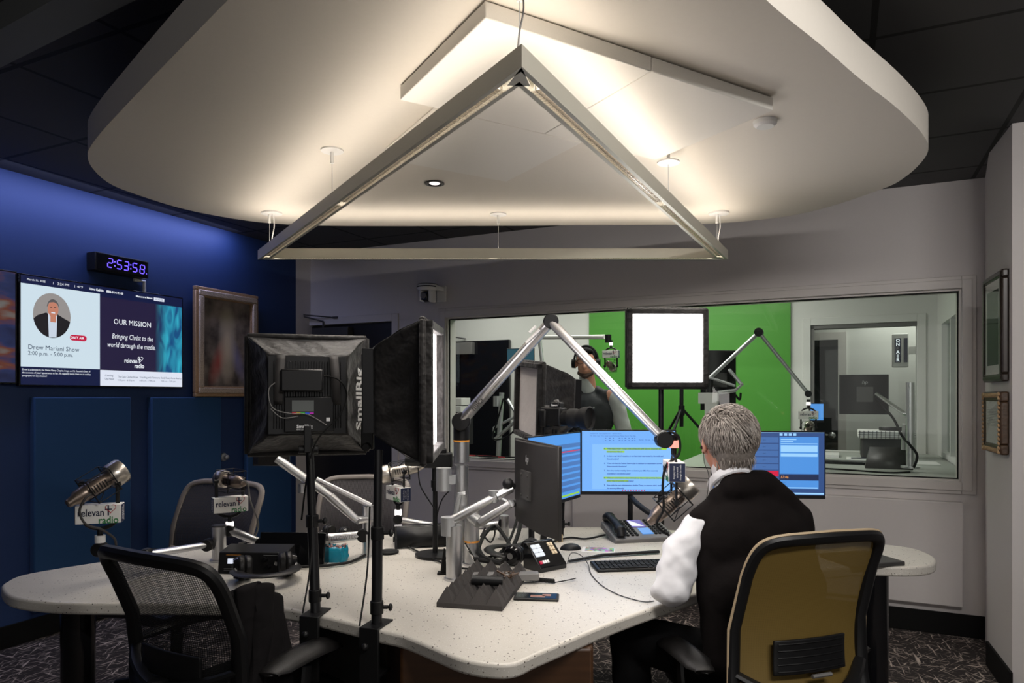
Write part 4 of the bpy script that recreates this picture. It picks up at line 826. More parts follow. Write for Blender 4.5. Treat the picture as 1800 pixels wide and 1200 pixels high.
wc = BW(1248, 720, .40); q = MB(MBW); s_, Y_ = ds(1250, .40)
q.b2(ds(1229, .4)[0], ds(1262, .4)[0], .36, .44, QZ(1245, 709, .4), QZ(1245, 690, .4)); q.b2(ds(1240, .4)[0], ds(1262, .4)[0], .37, .43, .93, QZ(1245, 709, .4)); q.single('column_box', 'white', 'white box column on the counter behind the seated man, below the boom', 'box')
# tripod light stand on the floor of that room
0
ts_ = thing('light_stand', 'black tripod light stand in front of the green backdrop', 'light stand', MBW @ Vector((ds(1198, 1.3)[0], 1.3, 0)))
sx, dd = ds(1198, 1.3)[0], 1.3; top = QZ(1198, 600, 1.3); kz = .931
q = MB(MBW); q.cyl((sx, dd, kz+.25), (sx, dd, top), .018); q.cyl((sx, dd, kz+.35), (sx, dd, kz+.44), .028); q.build('pole', 'blackm', ts_)
for k in range(3):
    a = math.radians(20+k*120); q = MB(MBW); q.tube([(sx, dd, kz+.42), (sx+.36*math.cos(a), dd+.36*math.sin(a), kz+.01)], .012, 8); q.build('leg', 'blackm', ts_)
# small flagged microphone hanging from the top, beside the standing man
hb = thing('microphone_boom', 'white boom arm reaching in over the standing man behind the window', 'microphone boom', BW(1068, 592, .5))
q = MB(); q.tube([BW(948, 593, .9), BW(1064, 592, .55)], .020, 10); q.build('upper_arm', 'white', hb)
q = MB(); q.cyl(BW(1069, 588, .5), BW(1069, 602, .5), .026); q.build('joint', 'black', hb)
q = MB(); q.tube([BW(948, 593, .9), BW(960, 700, .9), BW(958, 812, .9)], .018, 10); q.build('pole', 'alud', hb)
microphone('microphone with a white sign cube hanging beside the standing man behind the glass', BW(1074, 643, .5), 65, 15, 'microphones behind the window', 'mic', upside=-1, flag_yaw=0, scale=.98)
for (px, py0, py1, wd, lab) in [(808, 699, 712, 22, 'small white box topmost on the shelf seen at the left of the window'), (806, 713, 724, 24, 'white box lowest on the shelf seen at the left of the window')]:
    q = MB(MBW); a, b_ = ds(px-wd/2, 1.6)[0], ds(px+wd/2, 1.6)[0]; q.b2(a, b_, 1.5, 1.7, QZ(px, py1, 1.6), QZ(px, py0, 1.6)); q.single('white_box', 'white', lab, 'box', bevel=.004)
q = MB(MBW); a, b_ = ds(792, 1.6)[0], ds(820, 1.6)[0]; q.b2(a, b_, 1.45, 1.75, .931, QZ(806, 724, 1.6)); q.single('low_cabinet', 'black', 'black cabinet under the white boxes at the left of the window', 'cabinet')
# ---- tangled cables on the counter
for i, (lab, pts_) in enumerate([('black cable looping on the counter at the left of the window', [(790, 802), (830, 795), (850, 806), (880, 792), (905, 800)]), ('black cable crossing the counter behind the camera', [(850, 806), (890, 798), (930, 806), (960, 800)]), ('red cable along the near edge of the counter at the left', [(800, 812), (850, 811), (890, 813)])]):
    q = MB(); q.tube(cat([MBW @ Vector((ds(x, .3)[0], .30+.04*math.sin(j*2.1), .94)) for j, (x, y) in enumerate(pts_)]), .006, 6); q.single('cable', 'inkr' if 'red' in lab else 'rubber', lab, 'cable')
# ================================================================= THE DESK
ZT = .75
tp_ = [(480, 1066), (557, 1080), (663, 1106), (710, 1117), (767, 1140), (810, 1157), (860, 1166), (905, 1165), (947, 1147), (1000, 1125), (1060, 1100), (1145, 1069)]
tpts = [PT(x, y).to_2d() for x, y in tp_]+[Vector((.72, 2.52)), Vector((1.08, 2.74)), Vector((1.30, 2.83))]
tpts += [PT(x, y).to_2d() for x, y in [(1531, 995), (1600, 996), (1637, 992), (1646, 983), (1633, 973), (1600, 962), (1541, 955), (1400, 944), (1200, 932), (1060, 926), (900, 928), (690, 937), (480, 951), (399, 958), (300, 970), (189, 985), (52, 1007), (11, 1022), (3, 1033), (24, 1049), (100, 1058), (210, 1060), (350, 1061)]]
outl = [v.to_2d() for v in cat([(p.x, p.y, 0) for p in tpts], 5, True)]
desk = thing('studio_desk', 'large three lobed studio desk with speckled off white top', 'desk', (0, 2.8, 0))
q = MB(); q.prism(outl, ZT-.042, ZT); q.build('tabletop', 'stone', desk, bevel=.009, bseg=3, ang=50)
for (px, py_top, r) in [(131, 1063, .055), (1543, 1010, .05)]:
    c = PT(px, py_top, ZT-.042); q = MB(); q.cyl((c.x, c.y+.02, 0), (c.x, c.y+.02, ZT-.042), r, seg=32); q.cyl((c.x, c.y+.02, 0), (c.x, c.y+.02, .02), r+.03, seg=32); q.build('leg', 'gloss', desk)
q = MB(); q.prism([(-.33, 2.05), (.24, 2.05), (.28, 2.45), (.28, 3.2), (-.45, 3.2), (-.45, 2.5)], .02, ZT-.042); q.build('pedestal', 'wood', desk, bevel=.01)
q = MB(); q.tube([(-1.15, 2.62, .69), (-.5, 2.6, .69)], .02, 8); q.tube([(.46, 2.9, .69), (1.4, 3.0, .69)], .02, 8); q.build('under_frame', 'black', desk)
q = MB(); q.b2(-.76, -.50, 2.62, 2.95, .0, .60); q.single('computer_tower', 'black', 'black computer cabinet on the carpet under the desk behind the stand clamps', 'computer', bevel=.01)

# ================================================================= CHAIRS
def chair(label, Mx, w=.50, ztop=1.0, mesh='bmesh', frame_='black', edge=None, arms=True, lumbar=True, taper=.0, group='office chairs around the desk', rad=.020, zbot=.56, flare=0, armz=.66, shear=0):
    o = thing('office_chair', label, 'chair', (0, 0, 0), group)
    def pos(u, v):                      # u -1..1 across, v 0..1 upward
        hw = w/2*(1-taper*(1-v)); z = zbot+(ztop-zbot)*v
        y = -.245-.075*v+.035*math.sin(v*PI*1.2)*1.0-flare*(1-v)**2*1.0+.045*(u*u)
        return Vector((hw*u-shear*(1-v), y, z+.012*(1-u*u)*v))
    LBZ = .26 if mesh == 'tan' else .16
    n = 64; ring_ = []
    for i in range(n):
        a = 2*PI*i/n; c, s = math.cos(a), math.sin(a); e = 2/9.0
        u = math.copysign(abs(c)**e, c); v = (math.copysign(abs(s)**e, s)+1)/2; ring_.append(pos(u, v))
    q = MB(); q.tube(ring_, rad, 10, closed=True, flat=.8, up=(0, 1, 0)); q.build('backrest_frame', frame_, o)
    if edge:
        q = MB(); q.tube([p+Vector((0, -.0, 0))+(p-Vector((0, p.y, (ztop+zbot)/2))).normalized()*rad*.9 for p in ring_], .006, 6, closed=True); q.build('piping', edge, o)
    q = MB(); q.grid(lambda a, b: pos((a*2-1)*.985, .015+b*.97)+Vector((0, .004, 0)), 20, 20); q.build('mesh_back', mesh, o)
    if lumbar:
        q = MB(); q.grid(lambda a, b: pos((a*2-1)*.55, LBZ+b*.18)+Vector((0, -.018, 0)), 12, 6); lb = q.build('lumbar_support', 'black', o, solid=.010, bevel=.003)
        if mesh == 'tan':
            q = MB()
            for k in range(5): q.tube([pos(u*.5, LBZ+.02+k*.035)+Vector((0, -.024, 0)) for u in (-1, -.5, 0, .5, 1)], .0022, 6)
            q.build('ribs', 'black', lb)
            q = MB(); q.tube([pos(-.05, LBZ-.01)+Vector((0, -.03, 0)), pos(.25, LBZ-.01)+Vector((0, -.03, 0))], .006, 6); q.build('label_strip', 'mgrey', lb)
    q = MB()
    zb = .20 if lumbar else .2
    q.tube(cat([pos(-1, zb+.07), pos(-.6, zb-.01)+Vector((0, -.03, 0)), pos(0, zb-.05)+Vector((0, -.045, -.01)), pos(.6, zb-.01)+Vector((0, -.03, 0)), pos(1, zb+.07)], 5), .019, 8, flat=.6)
    q.tube(cat([pos(0, zb-.03)+Vector((0, -.045, 0)), Vector((0, -.30, zbot-.06)), Vector((0, -.26, .44)), Vector((0, -.10, .41))], 5), .032, 10, flat=.6, up=(1, 0, 0)); q.build('back_support', 'black' if mesh != 'bmesh2' else frame_, o)
    q = MB(); q.grid(lambda a, b: ((a-.5)*.50*(1-.12*(abs(b-.5)*2)**3), -.25+b*.50, .475+.02*math.cos((a-.5)*PI)*1-.03*max(0, b-.8)*5*.5), 12, 12); q.build('seat', 'leather', o, solid=.05, bevel=.01)
    q = MB(); q.b2(-.12, .12, -.15, .12, .38, .44); q.build('mechanism', 'black', o, bevel=.01)
    if arms:
        for sx in (-1, 1):
            q = MB(); q.tube(cat([(sx*.22, -.02, .43), (sx*.29, -.02, .44), (sx*.305, -.02, .52), (sx*.30, 0, armz-.03)], 5), .018, 8, flat=.7); ap = q.build('arm_post', 'black', o)
            q = MB(); q.tube(cat([(sx*.305, -.15, armz-.01), (sx*.30, -.13, armz), (sx*.295, 0, armz+.008), (sx*.285, .10, armz+.002), (sx*.275, .15, armz-.012)], 4), [.012]*2+[.03]*3+[.043]*8+[.036]*3+[.012], 12, flat=.36); q.build('arm_pad', 'leather', ap)
    q = MB(); q.cyl((0, 0, .09), (0, 0, .40), .026); q.cyl((0, 0, .06), (0, 0, .14), .045); q.build('gas_column', 'black', o)
    q = MB()
    for k in range(5):
        a = 2*PI*k/5+.3; q.tube([(0, 0, .11), (.16*math.cos(a), .16*math.sin(a), .10), (.31*math.cos(a), .31*math.sin(a), .075)], [.028, .024, .016], 8, flat=.8)
    q.build('star_base', 'black', o)
    for k in range(5):
        a = 2*PI*k/5+.3; c = Vector((.31*math.cos(a), .31*math.sin(a), .03)); t = Vector((-math.sin(a), math.cos(a), 0)); q = MB()
        for sg in (-1, 1): q.cyl(c+t*.010*sg, c+t*.028*sg, .028, seg=14)
        q.cyl(c, c+Vector((0, 0, .045)), .009); q.build('caster', 'rubber', o)
    place(o, Mx); return o
chair('black mesh office chair with armrests in the left foreground, back to the camera', T(Vector((-.885, 2.25, 0))) @ R(-28.9), .50, .985, 'bmesh', 'black', rad=.025, armz=.665, lumbar=True, taper=.04)
chair('taupe framed office chair at the far left behind the desk beside the blue wall', T(Vector((-1.60, 3.31, 0))) @ R(180-24), .53, .995, 'bmesh2', 'framegrey', lumbar=False, rad=.016)
chair('taupe framed office chair behind the desk in front of the dark door', T(Vector((-.86, 3.60, 0))) @ R(180-8), .50, .985, 'bmesh2', 'framegrey', lumbar=False, rad=.016, arms=False)
chair('tan mesh backed office chair with black frame the grey haired man sits in', T(Vector((.834, 2.337, 0))) @ R(16.7), .445, 1.03, 'tan', 'black', edge='tanedge', rad=.020, taper=-.04, flare=.09, zbot=.50, armz=.62, shear=.055)
# coat hung over the front corner of the left chair
def coatpt(a, b):
    x = .215+.03*math.sin(a*PI*1.3)+.060*a*(.35+.65*b**.6)
    z = .90-.62*b+.06*math.sin(a*PI)-.10*a*(1-b)
    y = -.22+.06*math.sin(a*7+b*3)*b+.20*a+.025*math.sin(b*12+a*9)*b+.015*math.sin(a*25+b*5)
    return Vector((x, y, z))
q = MB(); q.grid(coatpt, 24, 36)
ctt = q.build('coat', 'coat', None, solid=.03, bevel=0); tag(ctt, 'black coat draped over the inner side of the left foreground chair', 'coat')
sd = ctt.modifiers.new('sub', 'SUBSURF'); sd.levels = 1; sd.render_levels = 1
ctt.location = (-.885, 2.25, 0); ctt.rotation_euler.z = math.radians(-28.9)

# ================================================================= SOFTBOXES
def softbox(label, Mx, w, h, depth, bw, bh, lit=None, detail=True, group='square softboxes around the desk', lettering=True):
    """local: face looks to +Y, origin at centre of the back opening"""
    o = thing('softbox', label, 'softbox', (0, 0, 0), group); random.seed(int(w*1000)+len(label))
    def side(k):
        def fn(a, b):                    # a across, b from back (0) to front (1)
            W_, H_ = bw+(w-bw)*b**.85, bh+(h-bh)*b**.85; sag = -.024*math.sin(a*PI)*math.sin(b*PI*.9)+.009*math.sin(a*17+k*2+b*4)*b*(1-b)*2+.005*math.sin(a*41+b*9+k)*b*(1-b)*2
            e = (a-.5)
            if k == 0: return Vector((e*W_, depth*b, H_/2+sag))
            if k == 1: return Vector((W_/2+sag, depth*b, -e*H_))
            if k == 2: return Vector((-e*W_, depth*b, -H_/2-sag))
            return Vector((-W_/2-sag, depth*b, e*H_))
        return fn
    for k in range(4):
        q = MB(); q.grid(side(k), 40, 14); q.build('fabric_side', 'soft', o, solid=.002)
    q = MB(); fr2 = .016
    for sz in (-1, 1): q.tube([(-w/2, depth, sz*h/2), (w/2, depth, sz*h/2)], fr2*.7, 8)
    for sx in (-1, 1): q.tube([(sx*w/2, depth, -h/2), (sx*w/2, depth, h/2)], fr2*.7, 8)
    q.b2(-w/2, w/2, depth-.002, depth+.03, h/2-.026, h/2); q.b2(-w/2, w/2, depth-.002, depth+.03, -h/2, -h/2+.026); q.b2(-w/2, -w/2+.026, depth-.002, depth+.03, -h/2, h/2); q.b2(w/2-.026, w/2, depth-.002, depth+.03, -h/2, h/2)
    q.build('front_lip', 'soft', o, bevel=.004)
    q = MB(); q.grid(lambda a, b: ((a-.5)*(w-.045), depth+.004-.010*math.sin(a*PI)*math.sin(b*PI), (b-.5)*(h-.045)), 8, 8); q.build('diffuser', lit or 'softl', o)
    # light panel
    q = MB(); q.b2(-bw/2+.002, bw/2-.002, -.035, .02, -bh/2+.002, bh/2-.002)
    for k in range(26): x = -bw/2+.02+k*(bw-.04)/25; q.b2(x-.0012, x+.0012, -.041, -.035, -bh/2+.02, bh/2-.02)
    lp = q.build('light_panel', 'blackm', o, bevel=.003)
    if detail:
        q = MB(); q.b2(-.085, .05, -.085, -.041, .01, .085); q.build('power_adapter', 'black', o, bevel=.006)
        q = MB(); q.b2(-.075, .085, -.052, -.041, -.125, -.005); q.build('control_plate', 'black', o, bevel=.004)
        q = MB(); q.b2(-.05, .02, -.054, -.052, -.055, -.018); q.build('display', mat('panel_display', (.07, .08, .075), .25), o)
        for i, c in enumerate([(.8, .02, .05), (.7, .5, .02), (.02, .6, .05), (.02, .1, .8), (.6, .02, .6)]):
            q = MB(); x = -.05+i*.014; q.b2(x, x+.0135, -.0546, -.054, -.064, -.058); q.build('colour_bar', mat('bar', c, .5), o)
        q = MB(T(Vector((-.035, -.0525, -.105))) @ R(90, 'X')); q.text('SmallRig', .015, align='LEFT', ext=.0002, bold=.0004); q.text('RM 120', .007, T(Vector((0, -.010, 0))), align='LEFT', ext=.0002); q.build('lettering', 'inkw', o)
        q = MB(T(Vector((.066, -.0525, -.082))) @ R(90, 'X')); q.b2(-.006, .006, -.006, .006, 0, .0003); q.build('white_mark', 'inkw', o)
        for sx in (-1, 1):
            q = MB(); x = sx*bw*.33; q.grid(lambda a, b: (x+(a-.5)*.028+sx*.01*b, -.046-.03*math.sin(b*PI), bh/2-b*bh*.62), 1, 10); q.build('strap', 'strap', o, solid=.002)
        for pts_ in [[(.05, -.07, .065), (.10, -.09, .05), (.125, -.08, .0), (.10, -.10, -.07), (.03, -.09, -.15), (.0, -.05, -.26), (-.02, -.02, -.42)], [(-.085, -.07, .05), (-.12, -.08, .02), (-.11, -.08, -.04), (-.06, -.07, -.06), (.0, -.06, -.065), (.06, -.06, -.10)], [(-.115, -.075, -.045), (-.08, -.07, -.075), (-.03, -.065, -.07)]]:
            q = MB(); q.tube(cat(pts_), .003 if pts_[0][0] > 0 else .0018, 6); q.build('cord', 'mgrey' if pts_[0][0] <= 0 else 'rubber', o)
    if lettering:
        q = MB(T(Vector(((bw+w)/4*1.02+.008, depth*.50, .02))) @ Matrix.Rotation(math.atan2((w-bw)/2, depth), 4, 'Z').inverted() @ R(-90, 'Y') @ R(-90, 'Z') @ R(0))
        q.bm.free()
        # printed maker's name running down the right-hand fabric side
        a = math.atan2((w-bw)/2, depth); X_ = Vector((0, 0, 1)); Y_ = Vector((math.sin(a)*-1, -math.cos(a), 0)); Z_ = X_.cross(Y_)
        Mt = Matrix.Identity(4)
        for i in range(3): Mt[i][0] = X_[i]; Mt[i][1] = Y_[i]; Mt[i][2] = Z_[i]
        Mt.translation = Vector(((bw+w)/4+.009, depth*.50, -.015)); q = MB(Mt); q.text('SmallRig', .085, ext=.0006, bold=.002, sx=.78); q.build('printed_name', 'inkw', o)
    q = MB(); q.b2(-.012, .012, -.06, -.02, -bh/2-.06, -bh/2+.03); q.cyl((-.03, -.04, -bh/2-.05), (.035, -.04, -bh/2-.05), .014); q.build('bracket', 'black', o, bevel=.003)
    place(o, Mx); return o
def stand(label, base, top, clamp=True, tilt=0):
    b = Vector(base); t = Vector(top); o = thing('light_stand', label, 'light stand', b)
    q = MB(); q.cyl(b, b+(t-b)*.52, .0165); q.build('lower_tube', 'blackm', o)
    q = MB(); q.cyl(b+(t-b)*.5, t, .0135); q.build('upper_tube', 'blackm', o)
    for f_ in (.10, .52):
        c = b+(t-b)*f_; q = MB(); q.cyl(c-Vector((0, 0, .02)), c+Vector((0, 0, .02)), .0205); q.cyl(c, c+Vector((.035, 0, 0)), .006); q.ball(c+Vector((.042, 0, 0)), .012, (.6, 1, 1), seg=10); q.build('lock_collar', 'black', o, bevel=.002)
    if clamp:
        q = MB(); n_ = Vector(clamp).normalized(); rot = Matrix.Rotation(math.atan2(n_.y, n_.x), 4, 'Z'); m_ = T(b) @ rot
        qq = MB(m_); qq.b2(-.05, .045, -.032, .032, .0005, .006); qq.b2(.040, .052, -.032, .032, -.20, .006); qq.b2(-.03, .05, -.032, .032, -.145, -.135); qq.cyl((-.0, 0, -.135), (0, 0, -.045), .008); qq.cyl((0, 0, -.05), (0, 0, -.044), .02); qq.cyl((0, 0, -.2), (0, 0, -.14), .012); qq.ball((.055, -.01, -.05), .012); qq.build('clamp', 'black', o, bevel=.002)
    return o
# A: seen from behind
bA = PT(555, 1078); yA = 2.36
softbox('softbox seen from behind with its power adapter and cords, on the left clamp stand', face_to(P(541, 694, yA), 16), .42, .425, .20, .255, .265, None)
stand('black clamp stand on the desk edge carrying the softbox seen from behind', bA, (P(548, 770, yA).x, yA-.03, P(548, 770, yA).z), Vector((-.15, -1, 0)))
# B: glowing edge, faces right
bB = PT(662, 1098)
softbox('softbox seen side on with a glowing front strip, on the right clamp stand', T(Vector((-.435, 2.28, 1.472))) @ R(-89) @ R(2, 'Y'), .43, .43, .165, .22, .27, 'softon2', detail=False, lettering=False)
stand('black clamp stand on the desk edge carrying the softbox with the glowing strip', bB, (P(665, 790, 2.17).x, 2.17, P(665, 790, 2.17).z), Vector((-.3, -1, 0)))
# C: bright square facing the camera
yC = 3.62; wC = 141*yC/F
softbox('brightly lit square softbox facing the camera in front of the green backdrop', T(P(1171, 612, yC)+Vector((0, .20, 0))) @ R(180+1) , wC, 137*yC/F, .2, .25, .25, 'softon', detail=False, lettering=False)
stand('black stand behind the document monitor carrying the brightly lit softbox', (P(1162, 800, 3.70).x, 3.70, ZT), P(1162, 684, 3.70), None)
# D: unlit, pale lining, faces left
softbox('unlit softbox with pale inner face turned left, behind the camera with the long lens', T(P(996, 704, 3.66)) @ R(106) @ R(-5, 'Y'), .42, .40, .20, .24, .24, None, detail=False, lettering=False)
stand('black stand hidden behind the monitors carrying the unlit softbox', (P(985, 800, 3.5).x, 3.5, ZT), P(992, 740, 3.55), None)
# ================================================================= PEOPLE
def hand(prims, wrist, dirv, palm_n, side, curl=.5, s=1.0):
    """palm, five unequal bent fingers, thumb leaving the side of the palm"""
    w_ = Vector(wrist); d = Vector(dirv).normalized(); n = Vector(palm_n); n = (n-d*n.dot(d)).normalized(); x = d.cross(n)*side
    c = w_+d*.045*s; 
    for k in (-1, -.33, .33, 1): prims.append(('c', w_+x*.018*k*s, .014*s, w_+d*.085*s+x*.030*k*s, .012*s))
    for k, L_ in zip((-1.05, -.35, .35, 1.05), (.058, .070, .075, .066)):
        p = w_+d*.088*s+x*.030*k*s; a = d
        for j, f in enumerate((.45, .32, .23)):
            ang = curl*(.35+.35*j); a = (d*math.cos(ang)+n*math.sin(ang)).normalized(); e = p+a*L_*f*s
            prims.append(('c', p, (.0090-.0008*j)*s, e, (.0084-.0008*j)*s)); p = e
    p = w_+d*.022*s+x*.028*s; e = p+(d*.62+x*.70+n*.25).normalized()*.040*s; e2 = e+(d*.9+x*.25+n*.3).normalized()*.032*s
    prims.append(('c', p, .012*s, e, .0105*s)); prims.append(('c', e, .0100*s, e2, .0082*s))
# ---- seated man, back to the camera
V = Vector
man = thing('person', 'grey haired man in a black vest and white shirt seated with his back to us', 'person', (.86, 2.26, .49))
HC = V((.738, 2.385, 1.300)); fh = V((-.20, .98, 0)).normalized(); hr = V((fh.y, -fh.x, 0))
def HL(x, y, z): return HC+hr*x+fh*y+V((0, 0, z))
HR = Matrix.Rotation(math.atan2(hr.y, hr.x), 4, 'Z')
shL, shR = V((.628, 2.31, 1.030)), V((.965, 2.375, 1.03)); elL, elR = V((.530, 2.30, .805)), V((1.07, 2.56, .80)); wrL, wrR = V((.615, 2.53, .792)), V((.935, 2.77, .792))
hipL, hipR = V((.775, 2.27, .555)), V((.945, 2.31, .555)); knL, knR = V((.43, 2.52, .575)), V((.96, 2.76, .575)); anL, anR = V((.44, 2.50, .10)), V((.98, 2.74, .10))
pr = [('e', HL(0, -.008, .018), (.077, .097, .088), HR), ('e', HL(0, .030, -.035), (.062, .066, .075), HR), ('c', HL(0, .058, -.085), .026, HL(0, .030, -.080), .045),
      ('c', HL(0, .092, -.012), .012, HL(0, .104, -.038), .013), ('e', HL(0, .082, -.066), (.026, .014, .010), HR), ('e', HL(-.032, .080, .008), (.016, .012, .009), HR), ('e', HL(.032, .080, .008), (.016, .012, .009), HR),
      ('c', HL(0, -.018, -.05), .058, V((.765, 2.345, 1.09)), .062), ('c', shL+V((.04, 0, -.01)), .040, shR+V((-.03, 0, 0)), .044), ('e', V((.815, 2.31, .93)), (.145, .105, .17)), ('e', V((.85, 2.27, .68)), (.14, .11, .15)),
      ('c', shL+V((.03, 0, -.01)), .030, elL, .030), ('c', elL, .036, wrL, .026), ('c', shR+V((-.04, 0, -.02)), .034, elR, .034), ('c', elR, .038, wrR, .026),
      ('c', hipL, .09, knL, .060), ('c', hipR, .09, knR, .060), ('c', knL, .056, anL, .036), ('c', knR, .056, anR, .036), ('c', anL, .035, anL+V((-.05, .14, -.05)), .028), ('c', anR, .035, anR+V((-.02, .15, -.05)), .028)]
for sx in (-1, 1):
    pr += [('e', HL(sx*.084, -.004, -.012), (.010, .020, .032), HR @ R(12*sx)), ('e', HL(sx*.083, .004, -.036), (.008, .011, .012), HR)]
hand(pr, wrL, (.25, .95, -.12), (0, 0, -1), 1, .35); hand(pr, wrR, (-.55, .8, -.12), (0, 0, -1), -1, .5)
blob('body', pr, 'skin', man, .0055, 3)
def wrinkle(a, f):
    def g(v):
        n = math.sin(v.z*f+v.x*17+math.sin(v.y*31)*1.3)*math.sin(v.x*f*.6-v.z*19+v.y*23); return v+V((n*a, n*a*.8, n*a*.3))
    return g
def wrinkle2(a):                          # soft diagonal cloth folds
    def g(v):
        n = math.sin((v.z+v.x*.6+.03*math.sin(v.y*25+v.x*18))*58)*.6+math.sin((v.z*.5-v.x+v.y*.7)*41+math.sin(v.z*22)*1.6)*.5
        return v+V((n*a, -n*a*.8, n*a*.15))
    return g
blob('shirt', [('c', HL(0, -.016, -.118), .061, V((.768, 2.34, 1.10)), .066), ('c', shL+V((-.004, 0, -.012)), .050, elL+V((.03, .01, .12)), .062), ('c', elL+V((.03, .01, .12)), .062, elL+V((.0, -.008, .03)), .064), ('e', elL+V((-.004, -.01, .008)), (.066, .066, .050)), ('c', elL+V((.0, .0, .004)), .056, wrL+V((-.015, -.05, .005)), .040), ('c', wrL+V((-.02, -.06, .003)), .037, wrL+V((-.005, -.015, 0)), .034),
     ('c', shR, .055, elR+V((-.02, -.05, .08)), .062), ('c', elR+V((-.02, -.05, .08)), .062, elR+V((0, 0, .004)), .052), ('c', elR, .050, wrR+V((.01, -.03, 0)), .036)], 'shirt', man, .007, 4, wrinkle2(.0065))
q = MB()
for k, (r1, r2, z) in enumerate([(.066, .070, -.098)]):
    c0 = HL(0, -.022, -.085)
    pts_ = [c0+hr*(.066*math.cos(a))+fh*(.064*math.sin(a))+V((0, 0, -.050-.050*math.sin(a))) for a in [2*PI*i/28 for i in range(28)]]
    q.tube(pts_, .016, 8, closed=True, flat=.45, up=(1, 0, 0))
q.build('collar', 'shirt', man)
blob('vest', [('e', V((.80, 2.325, .97)), (.205, .135, .155), R(10)), ('c', V((.70, 2.32, 1.035)), .052, V((.945, 2.375, 1.03)), .060), ('c', V((.705, 2.322, 1.02)), .075, V((.95, 2.37, 1.01)), .080), ('c', P(1268, 878, 2.33), .046, P(1340, 853, 2.335), .054), ('c', P(1340, 853, 2.335), .054, P(1400, 912, 2.37), .056), ('c', P(1262, 885, 2.34), .040, P(1232, 914, 2.31), .043), ('c', V((.665, 2.30, .96)), .068, V((.70, 2.24, .60)), .080), ('c', V((.95, 2.35, .96)), .070, V((.99, 2.30, .60)), .080), ('c', P(1292, 858, 2.31), .052, P(1330, 853, 2.33), .054),
     ('e', V((.825, 2.29, .82)), (.212, .155, .17), R(10)), ('e', V((.845, 2.265, .66)), (.198, .150, .16), R(10)), ('e', V((.855, 2.26, .57)), (.195, .15, .08), R(10))], 'vest', man, .008, 5, wrinkle2(.0022))
blob('trousers', [('e', V((.86, 2.28, .545)), (.19, .155, .085), R(10)), ('c', hipL, .098, knL+V((.1, -.07, 0)), .085), ('c', knL+V((.1, -.07, 0)), .085, knL, .076), ('c', hipR, .098, knR, .076), ('c', knL, .074, anL+V((0, 0, .02)), .062), ('c', knR, .074, anR+V((0, 0, .02)), .062)], 'trou', man, .010, 4, wrinkle2(.004))
for a_, dv in ((anL, V((-.05, .15, 0))), (anR, V((-.02, .16, 0)))):
    blob('shoe', [('c', V((a_.x, a_.y-.03, .045)), .040, V((a_.x, a_.y, .04))+dv*.5, .040), ('c', V((a_.x, a_.y, .04))+dv*.5, .040, V((a_.x, a_.y, .034))+dv, .033)], 'leather', man, .008, 4)
# hair: an under layer and thousands of short swept strands
blob('hair_base', [('e', HL(0, -.016, .026), (.083, .097, .090), HR), ('e', HL(0, -.052, -.03), (.070, .060, .070), HR), ('c', HL(-.035, -.060, -.085), .022, HL(.035, -.060, -.085), .022), ('e', HL(0, .030, .062), (.062, .060, .050), HR)], mat('hair_underlayer', (.15, .13, .115), .7, nscale=120, namt=.5, bump=.6), man, .006, 3)
random.seed(11); q = MB()
def strand(p, nrm, dr, L_, wd):
    t = dr.cross(nrm).normalized(); prev = None; n_ = 4
    for k in range(n_+1):
        f = k/n_; c = p+dr*L_*f+nrm*(.010*math.sin(f*PI*.75)); w2 = wd*(1-f*.85)
        a, b_ = q.bm.verts.new(c-t*w2), q.bm.verts.new(c+t*w2); m_ = q.bm.verts.new(c+nrm*w2*.9)
        if prev:
            q.bm.faces.new((prev[0], a, m_, prev[2])); q.bm.faces.new((prev[2], m_, b_, prev[1]))
        prev = (a, b_, m_)
for i in range(5200):
    th = random.uniform(0, 2*PI); cz_ = random.uniform(-.98, 1); sr = math.sqrt(1-cz_*cz_); x, y, z = sr*math.cos(th), sr*math.sin(th), cz_
    lx, ly, lz = x*.084, y*.102-.016, z*.094+.022
    if lz < -.045 and ly > -.025: continue
    if lz < .035 and ly > .032: continue
    if ly > .066 and lz < .05: continue
    if abs(x) > .55 and -.030 < ly < .022 and lz < .012: continue
    if z < -.75: continue
    low = max(0, -lz-.02); lx *= 1-1.3*low; 
    n = (hr*x/.084+fh*y/.102+V((0, 0, z/.094))).normalized()
    swirl = hr*(.35*math.sin(lz*40+x*3)+.25)+V((0, 0, -1.15 if z < .75 else -.2))+fh*(-.7 if ly < .0 else .5)*max(0, z)+hr*random.uniform(-.45, .45)+fh*random.uniform(-.3, .3)
    dr = (swirl-n*swirl.dot(n)).normalized()
    strand(HL(lx, ly, lz), n, dr, random.uniform(.022, .042), random.uniform(.0012, .0026))
for i in range(900):                       # longer tapering hair at the nape
    x = random.uniform(-.055, .055); z = random.uniform(-.09, -.035); y = -.016-.098*math.sqrt(max(.05, 1-(x/.084)**2-((z-.022)/.125)**2)); n = (hr*x*8-fh).normalized()
    dr = (V((0, 0, -1))+hr*random.uniform(-.3, .3)+hr*.15).normalized(); strand(HL(x, y+.006, z), n, dr, random.uniform(.024, .042), random.uniform(.0010, .0022))
q.build('hair', 'hair', man, ang=180)
q = MB(); q.tube(cat([HL(-.090, -.004, -.03), HL(-.088, -.010, -.075), HL(-.082, -.030, -.12), V((.66, 2.36, 1.10)), V((.655, 2.40, 1.06))]), .0012, 6); q.cyl(HL(-.096, .0, -.022), HL(-.086, .0, -.024), .006); q.single('earphone', 'leather', 'thin earphone cord running down from the seated man\'s left ear', 'earphone')

